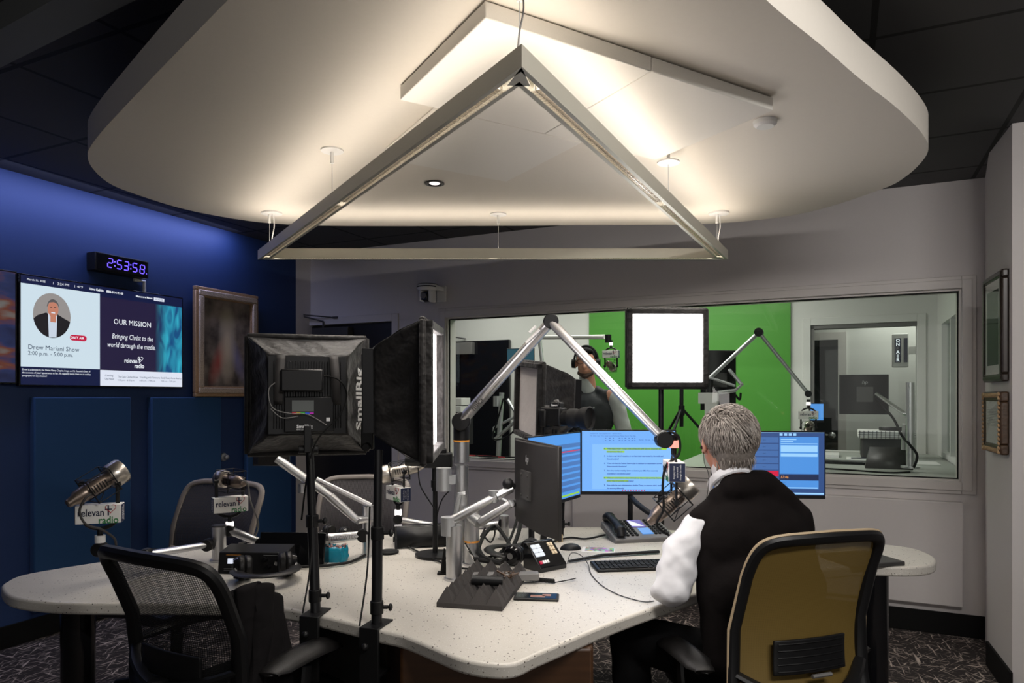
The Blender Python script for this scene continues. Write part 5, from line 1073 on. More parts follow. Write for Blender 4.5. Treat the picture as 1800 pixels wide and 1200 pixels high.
# ---- standing man behind the glass (window-wall coordinates, facing the glass)
s2, Y2 = ds(1030, .50); zf = QZ(1030, 640, .50)
man2 = thing('person', 'standing man with glasses, headphones and a dark vest behind the window', 'person', MBW @ V((s2, .50, 0)))
def L2(x, y, z): return MBW @ V((s2+x, .50+y, z))
R2 = MBW.to_3x3().to_4x4(); RH = R2 @ R(12)
hc = zf+.012
def H2(x, y, z): v = R(12) @ V((x, y, z)); return L2(v.x, v.y, v.z+hc)
k = 1.08
pr = [('e', H2(0, .01, .03), (.080, .099, .095), RH), ('e', H2(0, -.030, -.040), (.064, .066, .080), RH), ('c', H2(0, -.058, -.095), .026, H2(0, -.03, -.09), .045), ('c', H2(0, -.092, -.012), .012, H2(0, -.108, -.042), .014), ('e', H2(0, -.088, -.072), (.028, .014, .010), RH),
      ('c', H2(0, .015, -.05), .060, L2(.02, .03, 1.50), .062), ('c', L2(-.17, .03, 1.45), .06, L2(.23, .03, 1.45), .06), ('e', L2(.03, .03, 1.28), (.19, .13, .20), R2), ('e', L2(.03, .03, 1.02), (.17, .12, .18), R2),
      ('c', L2(-.18, .03, 1.44), .055, L2(-.24, .02, 1.16), .044), ('c', L2(-.24, .02, 1.16), .042, L2(-.16, -.14, 1.00), .028), ('c', L2(.24, .03, 1.44), .055, L2(.31, .04, 1.16), .044), ('c', L2(.31, .04, 1.16), .042, L2(.26, -.12, .99), .028),
      ('c', L2(-.07, .03, .92), .095, L2(-.08, .03, .48), .065), ('c', L2(-.08, .03, .48), .06, L2(-.08, .05, .09), .040), ('c', L2(.13, .03, .92), .095, L2(.14, .03, .48), .065), ('c', L2(.14, .03, .48), .06, L2(.14, .05, .09), .040)]
for sx in (-1, 1): pr.append(('e', H2(sx*.084, .0, -.012), (.010, .020, .032), RH))
fw_ = R2 @ V((0, -1, 0))
hand(pr, L2(-.16, -.14, 1.00), (MBW.to_3x3() @ V((.3, -.85, -.3))), (0, 0, -1), 1, .5); hand(pr, L2(.26, -.12, .99), (MBW.to_3x3() @ V((-.3, -.85, -.3))), (0, 0, -1), -1, .5)
blob('body', pr, 'skin', man2, .008, 3)
M['sleeve'] = mat('grey_sleeve', (.45, .46, .45), .8, nscale=14, namt=.05, bump=.5)
M['vest2'] = mat('dark_quilted_vest', (.022, .024, .028), .7, nscale=24, namt=.3, bump=.5)
blob('shirt', [('c', H2(0, .015, -.13), .062, L2(.02, .03, 1.49), .068), ('c', L2(-.18, .03, 1.44), .068, L2(-.245, .02, 1.16), .062), ('c', L2(-.245, .02, 1.16), .060, L2(-.17, -.12, 1.01), .044), ('c', L2(.24, .03, 1.44), .068, L2(.315, .04, 1.16), .064), ('c', L2(.315, .04, 1.16), .062, L2(.265, -.10, 1.0), .044)], 'sleeve', man2, .010, 4, wrinkle2(.003))
blob('vest', [('c', L2(-.12, .03, 1.45), .062, L2(.18, .03, 1.45), .062), ('e', L2(.03, .03, 1.30), (.215, .15, .20), R2), ('e', L2(.03, .03, 1.08), (.205, .145, .20), R2), ('c', L2(-.07, .0, 1.49), .034, L2(-.03, .05, 1.51), .034), ('c', L2(.12, .0, 1.49), .034, L2(.08, .05, 1.51), .034)], 'vest2', man2, .010, 4, wrinkle2(.002))
blob('trousers', [('e', L2(.03, .03, .93), (.19, .135, .12), R2), ('c', L2(-.07, .03, .90), .10, L2(-.08, .03, .48), .078), ('c', L2(-.08, .03, .48), .076, L2(-.08, .05, .10), .065), ('c', L2(.13, .03, .90), .10, L2(.14, .03, .48), .078), ('c', L2(.14, .03, .48), .076, L2(.14, .05, .10), .065)], 'trou', man2, .012, 3)
for sx in (-.08, .14): blob('shoe', [('c', L2(sx, .06, .04), .04, L2(sx, -.12, .034), .034)], 'leather', man2, .01, 2)
blob('hair', [('e', H2(0, .022, .042), (.086, .098, .093), RH), ('e', H2(0, -.035, .090), (.066, .055, .034), RH)], 'coat', man2, .008, 2)
blob('beard', [('c', H2(-.05, -.035, -.085), .020, H2(0, -.072, -.112), .024), ('c', H2(.05, -.035, -.085), .020, H2(0, -.072, -.112), .024)], mat('short_beard', (.07, .04, .03), .8), man2, .007, 2)
q = MB()
for sx in (-1, 1):
    q.tube([H2(sx*.034+.026*math.cos(a), -.104-.006*math.cos(a)*sx*0, .004+.018*math.sin(a)) for a in [2*PI*i/20 for i in range(20)]], .0022, 6, closed=True); q.tube([H2(sx*.060, -.102, .008), H2(sx*.084, .0, .010)], .002, 6)
q.tube([H2(-.008, -.107, .008), H2(.008, -.107, .008)], .002, 6); q.build('glasses', 'black', man2)
q = MB(); q.text('H', .022, MBW @ T(V((s2+.11, .50-.128, 1.36))) @ R(90, 'X'), ext=.001); q.build('vest_emblem', 'inkw', man2)
hp2 = thing('headphones', 'black headphones worn by the standing man behind the window', 'headphones', H2(0, .0, .1))
q = MB(); q.tube([H2(.098*math.cos(a), .0, .015+.125*math.sin(a)) for a in [PI*i/20 for i in range(21)]], .010, 8, flat=.6, up=(0, 1, 0)); q.build('headband', 'rubber', hp2)
for sx in (-1, 1):
    q = MB(); q.cyl(H2(sx*.088, 0, -.005), H2(sx*.118, 0, -.005), .040, .036); q.build('ear_cup', 'rubber', hp2)
# ================================================================= MICROPHONES AND BOOMS ON THE DESK
def boom(label, pts_, r, column=None, rc=.029, name='microphone_boom', joints=True, mat_='alu', flat=.75, rings=True, jr=1.15):
    o = thing(name, label, 'microphone boom' if name == 'microphone_boom' else 'monitor arm', column[0] if column else pts_[0])
    if column:
        b, t = V(column[0]), V(column[1]); h = t-b
        q = MB(); q.cyl(b, b+h*.99, rc, seg=28); q.b2(b.x-.004, b.x+.004, b.y-rc-.0012, b.y-rc+.003, b.z+.02, b.z+min(.18, h.z*.45)); q.build('base_column', mat_, o)
        q = MB(); q.cyl(b, b+V((0, 0, .008)), rc*1.28, seg=28); q.build('base_ring', mat_, o)
    for i, (a, b_) in enumerate(zip(pts_, pts_[1:])):
        r0 = r[i] if isinstance(r, (list, tuple)) else r
        q = MB(); q.tube([a, a+(b_-a)*.5, b_], [r0, r0*.95, r0*.85], 16, flat=flat); q.build('lower_arm' if i == 0 else 'upper_arm', mat_, o)
    if joints:
        for i, a in enumerate(pts_):
            r0 = (r[min(i, len(r)-1)] if isinstance(r, (list, tuple)) else r)*jr
            q = MB(); q.cyl(a+V((0, -r0*.95, 0)), a+V((0, r0*.95, 0)), r0*1.12, seg=28); q.build('joint', 'black', o, bevel=.004)
    return o
# main boom
cb = V((P(811, 700, 2.95).x, 2.95, ZT)); E0 = P(811, 740, 2.93); E1 = P(968, 565, 2.75); E2 = P(1167, 772, 2.45)
bm = boom('long silver microphone boom arched over the desk to the seated man', [E0, E1, E2], [.030, .0235], (cb, V((cb.x, cb.y, P(811, 815, 2.95).z))), .030)
q = MB(); q.cyl((cb.x, cb.y, P(811, 812, 2.95).z), (cb.x, cb.y, P(811, 776, 2.95).z), .033, seg=28); q.build('upper_column', 'alu', bm)
q = MB(); q.cyl((cb.x, cb.y, P(811, 776, 2.95).z), (cb.x, cb.y, P(811, 773, 2.95).z), .0345, seg=28); q.build('orange_ring', 'orange', bm)
q = MB(); q.cyl((cb.x, cb.y, P(811, 773, 2.95).z), (cb.x, cb.y, P(811, 745, 2.95).z), .034, seg=28); q.build('neck', 'black', bm)
d_ = (E1-E0).normalized(); up_ = d_.cross(V((0, 1, 0))).normalized(); up_ = -up_ if up_.z < 0 else up_; nn = d_.cross(up_)
Mt = Matrix.Identity(4)
for i in range(3): Mt[i][0] = d_[i]; Mt[i][1] = up_[i]; Mt[i][2] = nn[i]
Mt.translation = E0+d_*.115-V((0, .0, 0))
if nn.y > 0: pass
Mt2 = Mt @ T(V((0, -.002, .029)))
q = MB(Mt2); q.text('mika', .036, ext=.0006, sx=.95); q.build('lettering', 'dgrey', bm)
q = MB(); q.tube(cat([E2+V((.01, -.03, .03)), E2+V((.045, -.03, .01)), E2+V((.045, -.03, -.05)), E2+V((.0, -.035, -.09)), E2+V((-.012, -.035, -.16)), E2+V((-.008, -.03, -.24)), E2+V((-.03, -.02, -.30)), E2+V((.02, 0, -.34))]), .0045, 8); q.build('cable', 'rubber', bm)
q = MB(); q.tube([E1+V((-.06, -.02, -.02)), E1+V((-.085, -.02, -.045))], .006, 6); q.tube([P(925, 602, 2.75), P(948, 580, 2.72)], .006, 6); q.build('cable_clip', 'white', bm)
MICP = E2+V((.035, .0, -.215))
microphone('brown grey microphone at the seated man\'s mouth', MICP, -4, -42, scale=1.08, head=1.12, light='ringr', upside=-1, body='mic', flag_yaw=0, L_=.18)
# three guest microphones
m1 = P(176, 850, 2.60)
microphone('microphone with a white sign cube over the left lobe of the desk', m1, 52, -30, light='white', flag_yaw=56, scale=1.12, L_=.185, body='mic', head=1.3)
j = m1+V((0, 0, -.245)); pj = V((P(385, 980, 2.96).x, 2.96, ZT)); ptop = V((pj.x, pj.y, P(385, 924, 2.96).z))
boom('silver arm carrying the leftmost guest microphone from the short silver post beside the audio box', [j, P(256, 975, 2.75), P(366, 957, 2.93)], [.020, .020], (pj, ptop), .029)
q = MB(); q.cyl(ptop-V((0, 0, .002)), ptop+V((0, 0, .004)), .030, seg=24); o_ = q.build('post_cap', 'dgrey', [x for x in bpy.data.objects if x.get('label', '').startswith('silver arm carrying the leftmost')][0])
m2 = P(404, 844, 2.99)
microphone('microphone with a white sign cube in front of the rear left taupe chair', m2, 148, -4, flag_yaw=-24, scale=1.04, L_=.15, body='mic', head=1.15)
j2 = m2+V((0, 0, -.215)); p2 = V((P(647, 978, 3.05).x, 3.05, ZT))
b2_ = boom('silver folding arm carrying the second guest microphone, with yellow grey lettering on its bar', [j2, P(463, 955, 2.95), P(640, 940, 3.05)], [.019, .023], (p2, V((p2.x, 3.05, P(647, 888, 3.05).z))), .024, flat=.95)
a_, c_ = P(463, 955, 2.95), P(640, 940, 3.05); d_ = (c_-a_).normalized(); up_ = V((0, 0, 1)); up_ = (up_-d_*up_.dot(d_)).normalized(); nn = d_.cross(up_)
Mt = Matrix.Identity(4)
for i in range(3): Mt[i][0] = d_[i]; Mt[i][1] = up_[i]; Mt[i][2] = nn[i]
Mt.translation = a_+(c_-a_)*.78+nn*.0235
q = MB(Mt); q.text('YELLOWTEC', .022, ext=.0008, sx=1.0); q.build('lettering', 'mgrey', b2_)
q = MB(Mt); q.cyl((-.075, 0, 0), (-.075, 0, .0012), .006); q.build('orange_mark', 'orange', b2_)
m3 = P(700, 828, 3.42)
microphone('pale nickel microphone with a turned white sign cube above the wedge speaker', m3, 188, 12, flag_yaw=-150, scale=1.1, L_=.19, body='micn', head=1.25)
j3 = m3+V((0, 0, -.235)); p3 = V((P(886, 975, 3.42).x, 3.42, ZT))
boom('silver arm behind the wedge speaker carrying the pale nickel microphone', [j3, P(800, 930, 3.42), P(884, 918, 3.42)], [.018, .018], (p3, V((p3.x, 3.42, P(886, 905, 3.42).z))), .024)
# mic cables
q = MB(); q.tube(cat([P(160, 868, 2.52), P(148, 878, 2.50), P(140, 900, 2.50), P(152, 922, 2.5), P(178, 930, 2.55), P(200, 945, 2.62), P(204, 958, 2.66)]), .0045, 8); q.single('cable', 'strap', 'grey cable looping below the leftmost guest microphone', 'cable')
q = MB(); q.tube(cat([P(423, 843, 2.9), P(435, 850, 2.9), P(440, 880, 2.92), P(453, 915, 2.95), P(450, 938, 2.97), P(436, 950, 2.99), P(420, 955, 3.0)]), .0040, 8); q.single('cable', 'mgrey', 'grey cable hanging from the second guest microphone', 'cable')

# ================================================================= MONITORS
def scr_line(q, x0, x1, z0, z1, k=1): q.b2(x0, x1, -.0032-.0003*k, -.003, z0, z1)
def doc(o, w, h):
    q = MB(); scr_line(q, -w/2+.06, w/2-.03, -h/2+.03, h/2-.075); q.build('page', 'd_page', o)
    q = MB(); scr_line(q, -w/2+.008, -w/2+.045, -h/2+.03, h/2-.07); q.build('side_pane', 'd_page2', o)
    q = MB()
    for i, x in enumerate([-.12, -.10, -.08, -.05, -.035, -.02, .0, .015, .03]):
        for z in (.045, .056): scr_line(q, x-.0, x+.006+.003*(i % 2), h/2-z-.001, h/2-z+.002, 2)
    for i, t in enumerate(['Normal', 'No Spac', 'Heading', 'Heading', 'Title']): q.text(t, .0075 if i < 4 else .010, T(V((.065+i*.034, -.0036, h/2-.052))) @ R(90, 'X'), ext=.0001)
    q.text('File  Home  Insert  Draw  Design  Layout  References  Mailings  Review  View  Help', .0068, T(V((-w/2+.05, -.0036, h/2-.032))) @ R(90, 'X'), 'LEFT', ext=.0001)
    q.text('AutoSave  Off   Show prep document  -  Saved to this PC', .0068, T(V((-w/2+.05, -.0036, h/2-.020))) @ R(90, 'X'), 'LEFT', ext=.0001)
    q.build('tool_bar', 'd_ink', o)
    lines = [('4.', 'What impact would Trump\'s trade policies and tariffs have on consumers and', 'entrepreneurs like us?', 1), ('5.', 'Is there a real risk of recession, or are fears being exaggerated by the media and', 'financial analysts?', 0), ('6.', 'What role does the Federal Reserve play in stabilizing or exacerbating current', 'these economic downturns?', 0), ('7.', 'How does market volatility during an election year differ from economic', 'uncertainty in non-election years?', 0), ('8.', 'What are some common-sense individuals can take to safeguard their finances', 'during times of economic uncertainty?', 1), ('9.', 'How might the next administration, whether Trump or someone else\'s, handle', 'the economy differently?', 0)]
    hl = MB(); tq = MB()
    for i, (n, a, b, f) in enumerate(lines):
        z = h/2-.098-i*.0375
        tq.text(n, .0098, T(V((-.125-.002*i*0, -.0042, z))) @ R(90, 'X'), 'LEFT', ext=.0001, bold=.0003)
        for t, dz in ((a, 0), (b, -.0155)): tq.text(t, .0098, T(V((-.110, -.0042, z+dz))) @ R(90, 'X'), 'LEFT', ext=.0001, bold=.0003, sx=.90)
        if f:
            scr_line(hl, -.127, .195, z-.0045, z+.0055, 3); scr_line(hl, -.112, -.0 if i else -.02, z-.0200, z-.0100, 3)
    hl.build('highlight', 'd_hl', o); tq.build('lettering', 'd_ink', o)
    q = MB(); cols = ['d_mid', 'd_ink', 'd_red', 'd_mid', 'd_amber', 'd_ink', 'd_mid']
    for i in range(9): q.ball((-.03+i*.014, -.0035, -h/2+.024), .0035, (1, .1, 1), seg=8)
    q.build('taskbar_icons', 'd_red', o)
def playlist(o, w, h):
    q = MB()
    for k in (0, 1, 2, 3, 4, 6, 7): scr_line(q, -w/2+.008, w*.09, h/2-.060-k*.0335, h/2-.032-k*.0335)
    q.build('list_rows', 'd_row', o)
    q = MB(); scr_line(q, -w/2+.008, w*.09, h/2-.060-5*.0335, h/2-.032-5*.0335, 2); q.build('red_row', 'd_red', o)
    q = MB()
    for k in range(7): q.text('-00:30', .006, T(V((-.02, -.0036, h/2-.046-k*.0335))) @ R(90, 'X'), ext=.0001)
    q.build('row_lettering', 'd_dark', o)
    q = MB(); scr_line(q, w*.10, w/2-.035, -.045, h/2-.03); scr_line(q, w*.10, w/2-.035, -h/2+.05, -.078); q.build('side_panel', 'd_mid', o)
    q = MB(); scr_line(q, w*.11, w*.11+.075, h/2-.045, h/2-.040, 3); scr_line(q, w*.11, w*.11+.06, h/2-.054, h/2-.050, 3); scr_line(q, w*.11, w/2-.04, h/2-.066, h/2-.062, 3); scr_line(q, w*.11, w/2-.04, h/2-.105, h/2-.072, 3); scr_line(q, w*.11, w/2-.04, h/2-.128, h/2-.112, 3); scr_line(q, w*.11, w/2-.04, -h/2+.052, -h/2+.057, 3)
    for k in range(4): scr_line(q, w*.10+k*.022, w*.10+k*.022+.014, h/2-.024, h/2-.012, 2)
    scr_line(q, -w/2+.008, w/2-.008, h/2-.009, h/2-.0075, 2); scr_line(q, -w/2+.008, w/2-.01, -h/2+.022, -h/2+.030, 2); q.build('light_fields', 'd_lite', o)
    q = MB(); scr_line(q, w*.10, w/2-.035, -.075, -.050, 3); q.build('counter_field', 'd_dark', o)
    q = MB(); q.text('17:46', .018, T(V((w*.10+.022, -.0046, -.062))) @ R(90, 'X'), ext=.0001, shear=.2); q.build('amber_digits', 'd_amber', o)
    q = MB()
    for k in range(6): q.text('Live line %s' % 'abcdef'[k], .006, T(V((w*.11, -.0036, -.088-k*.0095))) @ R(90, 'X'), 'LEFT', ext=.0001)
    q.build('field_lettering', 'd_dark', o)
def rows(o, w, h):
    q = MB()
    for k in range(8): scr_line(q, -w/2+.01, w/2-.01, h/2-.075-k*.030, h/2-.055-k*.030)
    q.build('list_rows', 'd_row', o)
    q = MB(); scr_line(q, -w/2+.01, w/2-.01, h/2-.095, h/2-.090, 2); q.build('red_row', 'd_red', o)
    q = MB(); scr_line(q, -w/2+.01, w/2-.02, -h/2+.026, -h/2+.034, 2); q.build('yellow_row', 'd_hl', o)
M['hpback'] = mat('monitor_back_plastic', (.016, .0145, .014), .45, nscale=200, namt=.1)
# M1 seen from behind, M2 blue, M3 document, M4 playlist
mo1 = monitor('black monitor seen from behind on a silver arm in the middle of the desk', T(V((.098, 2.70, 1.108))) @ R(106), .55, .335, 'd_mid', mat_='hpback')
monitor('monitor with a blue list, just behind the one seen from behind', T(V((.205, 3.27, 1.108))) @ R(60), .56, .335, 'd_mid', rows)
monitor('monitor with the blue document with yellow highlighted lines', T(V(((1104.5-900)*3.57/F, 3.57, 1.113))) @ R(-2), .49, .335, 'd_page2', doc)
monitor('monitor with the list and one red row, right of the seated man', T(V(((1350-900)*3.48/F, 3.48, 1.110))) @ R(-6), .555, .338, 'd_slate', playlist)
def post(label, x, y, z1, r=.014, base=.09):
    o = thing('monitor_stand', label, 'monitor stand', (x, y, ZT)); q = MB(); q.cyl((x, y, ZT+.01), (x, y, z1), r); q.build('pole', 'blackm', o)
    q = MB(); q.cyl((x, y, ZT), (x, y, ZT+.012), base, seg=32); q.build('foot', 'blackm', o); 
    return o
post('black post behind the blue list monitor', .09, 3.20, 1.06)
post('black post behind the document monitor', .62, 3.64, 1.05); post('black post behind the monitor with the red row', 1.33, 3.53, 1.05, base=.07)
q = MB(); q.tube(cat([P(1108, 872, 3.6), P(1120, 885, 3.45), P(1140, 900, 3.35), P(1165, 912, 3.3)]), .014, 10); q.single('cable', 'rubber', 'thick black cable hanging below the document monitor', 'cable')
# silver arm of M1
pa = V((P(798, 1015, 2.66).x, 2.66, ZT)); pt_ = V((pa.x, 2.66, P(798, 922, 2.66).z))
boom('silver monitor arm on the front round column, holding the monitor seen from behind', [pt_+V((-.02, 0, .01)), P(872, 872, 2.66), P(900, 858, 2.68)], [.022, .022], (pa, pt_), .030, name='monitor_mount', joints=False, flat=.8)
oa_ = [x for x in bpy.data.objects if x.get('label', '').startswith('silver monitor arm on the front')][0]
q = MB(); q.cyl(pt_+V((-.02, 0, -.04)), pt_+V((-.02, 0, .03)), .030); q.build('shoulder_joint', 'alud', oa_)
q = MB(); q.cyl(P(868, 862, 2.66), P(868, 882, 2.66), .020, .017); q.build('knuckle', 'alud', oa_)
q = MB(); q.ball(P(893, 850, 2.67), .022); q.cyl(P(893, 850, 2.67), P(902, 855, 2.69), .014); q.build('ball_joint', 'black', oa_)
pb = V((P(829, 990, 2.90).x, 2.90, ZT)); pbt = V((pb.x, 2.90, P(829, 890, 2.90).z))
o2 = boom('second silver monitor arm on the column with an orange ring, behind the front column', [P(843, 918, 2.86), P(897, 885, 2.85), P(925, 880, 3.05)], [.024, .018], (pb, pbt), .031, name='monitor_mount', joints=False, flat=.85)
q = MB(); q.cyl((pb.x, pb.y, P(829, 952, 2.9).z), (pb.x, pb.y, P(829, 949, 2.9).z), .0325); q.build('orange_ring', 'orange', o2)
q = MB(); q.tube([pbt+V((.0, -.01, -.04)), P(843, 918, 2.86)], .025, 12); q.tube([P(800, 905, 2.86), P(808, 868, 2.86), P(818, 868, 2.86)], .012, 8); q.tube([P(838, 890, 2.88), P(880, 875, 2.86), P(893, 882, 2.86)], .009, 8); q.build('shoulder_joint', 'alud', o2)
q = MB(); c = P(780, 822, 2.9); q.cyl(c, P(780, 862, 2.9), .032, seg=28); q.b2(c.x+.02, cb.x-.02, 2.88, 2.92, P(780, 850, 2.9).z, P(780, 835, 2.9).z); q.single('tool_cup', 'alud', 'silver grey cylinder clipped to the side of the main boom column', 'cup')
# arm up to the monitor hidden behind the left softbox
o3 = boom('silver monitor arm rising to the left behind the left softbox', [P(487, 806, 2.95), P(580, 872, 2.98), P(628, 914, 3.0)], [.024, .024], None, joints=False, name='monitor_mount', flat=.8)
q = MB(); q.tube([P(556, 842, 3.02), P(652, 888, 3.05)], .011, 8); q.tube([P(652, 888, 3.05), P(652, 912, 3.05), P(628, 914, 3.0)], .018, 10); q.cyl(P(531, 850, 2.95), P(531, 866, 2.95), .016); q.build('link', 'alu', o3)
q = MB(); b_ = V((P(656, 975, 3.1).x, 3.1, ZT)); q.cyl(b_, V((b_.x, 3.1, P(656, 890, 3.1).z)), .022); q.build('base_column', 'alud', o3)
monitor('black monitor seen from behind, mostly hidden by the softbox on the left stand', T(P(478, 765, 2.98)) @ R(180-4), .16, .26, 'd_dark', back=None, mat_='hpback')

# ================================================================= THINGS ON THE DESK
def OT(px, py, yaw=0, z=ZT): return T(PT(px, py, z)) @ R(yaw)
# telephone console
o = thing('telephone_console', 'grey telephone console with handset and lit blue displays beside the keyboard', 'telephone', (0, 0, 0)); TL = R(13, 'X')
q = MB(); q.prism([(-.15, -.11), (.16, -.11), (.16, .11), (-.15, .11)], .0, .035, T(V((0, 0, .012))) @ TL); q.b2(-.12, .13, -.05, .10, 0, .02); q.build('body', 'mgrey', o, bevel=.006)
q = MB(T(V((-.115, 0, .055))) @ TL); q.tube(cat([(0, -.105, 0), (0, -.085, .022), (0, -.03, .030), (0, .04, .030), (0, .085, .022), (0, .105, 0)], 4), [.022]*4+[.030]*2+[.022]*9+[.030]*3+[.024]*3, 12, flat=.8); q.build('handset', 'leather', o)
q = MB(T(V((0, 0, .048))) @ TL); q.b2(-.015, .055, .01, .095, 0, .003); q.build('display', 's_violet', o)
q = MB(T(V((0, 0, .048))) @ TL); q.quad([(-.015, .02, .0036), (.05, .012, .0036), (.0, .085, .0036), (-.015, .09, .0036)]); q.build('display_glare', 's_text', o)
q = MB(T(V((0, 0, .048))) @ TL); q.b2(.005, .062, -.075, -.005, 0, .003); q.build('lower_display', 'd_mid', o)
q = MB(T(V((0, 0, .048))) @ TL)
for x in (-.075, -.05, -.027): 
    for k in range(9): q.cyl((x, .085-k*.021, -.002), (x, .085-k*.021, .006), .0085, seg=12)
for x in (.075, .095, .115, .135):
    for k in range(7): q.cyl((x, .085-k*.026, -.002), (x, .085-k*.026, .006), .0085, seg=12)
q.build('buttons', 'rubber', o)
place(o, OT(1118, 945, 12))
# keyboard
def keyboard(label, Mx, w=.43, d=.135):
    o = thing('keyboard', label, 'keyboard', (0, 0, 0)); q = MB(); q.prism([(-w/2, -d/2), (w/2, -d/2), (w/2, d/2), (-w/2, d/2)], 0, .014, R(2, 'X')); q.build('base', 'black', o, bevel=.005)
    kq = MB(R(2, 'X')); random.seed(3)
    for r in range(6):
        for c in range(20):
            if r == 5 and 4 <= c <= 9: continue
            x = -w/2+.016+c*(w-.03)/20; y = d/2-.018-r*.0195; kq.b2(x, x+(w-.03)/20-.004, y-.014, y, .0135, .0185)
    x = -w/2+.016+4*(w-.03)/20; y = d/2-.018-5*.0195; kq.b2(x, x+6*(w-.03)/20-.004, y-.014, y, .0135, .0185)
    k = kq.build('keys', 'rubber', o, bevel=.001); k['kind'] = 'stuff'; place(o, Mx); return o
keyboard('black computer keyboard beside the seated man\'s left arm', T(V((.545, 2.855, ZT))) @ R(7))
# button controller
o = thing('button_controller', 'black tilted control box with rows of lit square buttons in the middle of the desk', 'controller', (0, 0, 0))
q = MB(); q.prism([(-.055, 0), (.055, 0), (.055, .02), (-.035, .105), (-.055, .105)], -.07, .07, Matrix(((0, 0, 1, 0), (1, 0, 0, 0), (0, 1, 0, 0), (0, 0, 0, 1)))); q.build('housing', 'gloss', o, bevel=.003)
# slanted face runs from (y=.055,z=.02) to (y=-.035,z=.105): face the button side along +Y
fa = math.degrees(math.atan2(.085, .09)); FMx = T(V((0, .010, .0625))) @ R(180) @ R(fa, 'X')
btn = [(c, r) for c in range(2) for r in range(3)]
q = MB(FMx)
for c, r in btn: q.b2(-.060+c*.024, -.040+c*.024, .030-r*.020, .046-r*.020, 0, .005)
q.build('lit_buttons', 's_text', o)
q = MB(FMx)
for c in range(2):
    for r in range(3): q.b2(.026+c*.014, .037+c*.014, .030-r*.020, .046-r*.020, 0, .005)
q.build('amber_buttons', mat('cream_button', (.7, .55, .35), .4), o)
q = MB(FMx); q.b2(-.060, -.050, -.045, -.032, 0, .005); q.build('red_button', 's_red', o)
q = MB(FMx); [q.b2(-.047+k*.012, -.038+k*.012, -.045, -.032, 0, .005) for k in range(3)]; q.build('small_buttons', 'white', o)
place(o, OT(958, 998, 180+38))
# headphones
def headphones(label, Mx, s=1.0, tilt=0):
    o = thing('headphones', label, 'headphones', (0, 0, 0), 'headphones lying on the desk')
    q = MB(); q.tube([(.088*math.cos(a), .105*math.sin(a), .036+.004*math.sin(a)) for a in [math.radians(-10+200*i/24) for i in range(25)]], .021, 10, flat=.30, up=(0, 0, 1)); q.build('headband', 'leather', o)
    for sx in (-1, 1):
        q = MB(); q.cyl((sx*.062, -.035, .040), (sx*.082, -.035, .040), .040, seg=24); q.cyl((sx*.040, -.035, .040), (sx*.062, -.035, .040), .036, .040, seg=24); q.build('ear_pad', 'leather', o, bevel=.006)
        q = MB(); q.cyl((sx*.082, -.035, .040), (sx*.096, -.035, .040), .036, .030, seg=24); q.build('ear_cup', 'gloss', o)
        q = MB(); q.tube([(sx*.088, -.035, .04), (sx*.093, -.0, .045), (sx*.088, .01, .04)], .004, 6); q.cyl((sx*.098, -.035, .04), (sx*.0985, -.035, .04), .012); q.build('hinge', 'mgrey', o)
    place(o, Mx @ S(s, s, s)); o.scale = (s, s, s); return o
headphones('black headphones lying in front of the left audio box', OT(468, 1020, 205), 1.2)
headphones('black headphones leaning beside the lit button controller', OT(905, 985, 60), 1.1)
headphones('black headphones behind the yellow grey lettered bar, far left of the desk back', OT(585, 948, 150), .8)
# foam tray
o = thing('foam_tile', 'charcoal pyramid foam tile lying near the front of the desk', 'foam tile', (0, 0, 0))
q = MB(); nx, ny, st = 4, 8, .056; q.b2(-nx*st/2, nx*st/2, -ny*st/2, ny*st/2, 0, .016)
for i in range(nx):
    for k in range(ny):
        x, y = -nx*st/2+(i+.5)*st, -ny*st/2+(k+.5)*st; h_ = .066
        b0 = [q.bm.verts.new(V((x+dx*st/2, y+dy*st/2, .016))) for dx, dy in ((-1, -1), (1, -1), (1, 1), (-1, 1))]; ap = q.bm.verts.new(V((x, y, h_)))
        for a in range(4): q.bm.faces.new((b0[a], b0[(a+1) % 4], ap))
q.build('foam', 'foam', o, ang=20); place(o, T(V((-.095, 2.505, ZT))) @ R(-12))
q = MB(T(V((-.085, 2.42, ZT+.058))) @ R(-8)); q.cyl((-.055, 0, 0), (.055, 0, 0), .017, seg=24); q.single('battery_pack', 'black', 'black cylinder shaped battery pack with a white label lying on the foam tile', 'battery pack')
q = MB(T(V((-.085, 2.42, ZT+.058))) @ R(-8)); q.b2(-.048, -.032, -.0175, -.0165, -.008, .010); q.build('x', 'paper', None); bpy.data.objects.remove(bpy.data.objects['x'])
q = MB(); [q.cyl(V((-.015+random.uniform(-.03, .03), 2.50+random.uniform(-.03, .03), ZT+.055)), V((-.015+random.uniform(-.04, .04), 2.50+random.uniform(-.04, .04), ZT+.066)), .004, seg=8) for _ in range(6)]; q.tube([(-.015+.014*math.cos(a), 2.53+.014*math.sin(a), ZT+.06) for a in [PI*i/8 for i in range(16)]], .0012, 5, closed=True)
q.single('key_bunch', 'bwood', 'small bunch of brown brass keys lying on the foam tile', 'keys')
q = MB(T(PT(905, 1019, ZT+.012)) @ R(4)); q.b2(-.16, .09, -.022, .022, 0, .028); q.single('grey_bar', 'mgrey', 'grey rectangular bar lying behind the foam tile', 'bar', bevel=.004)
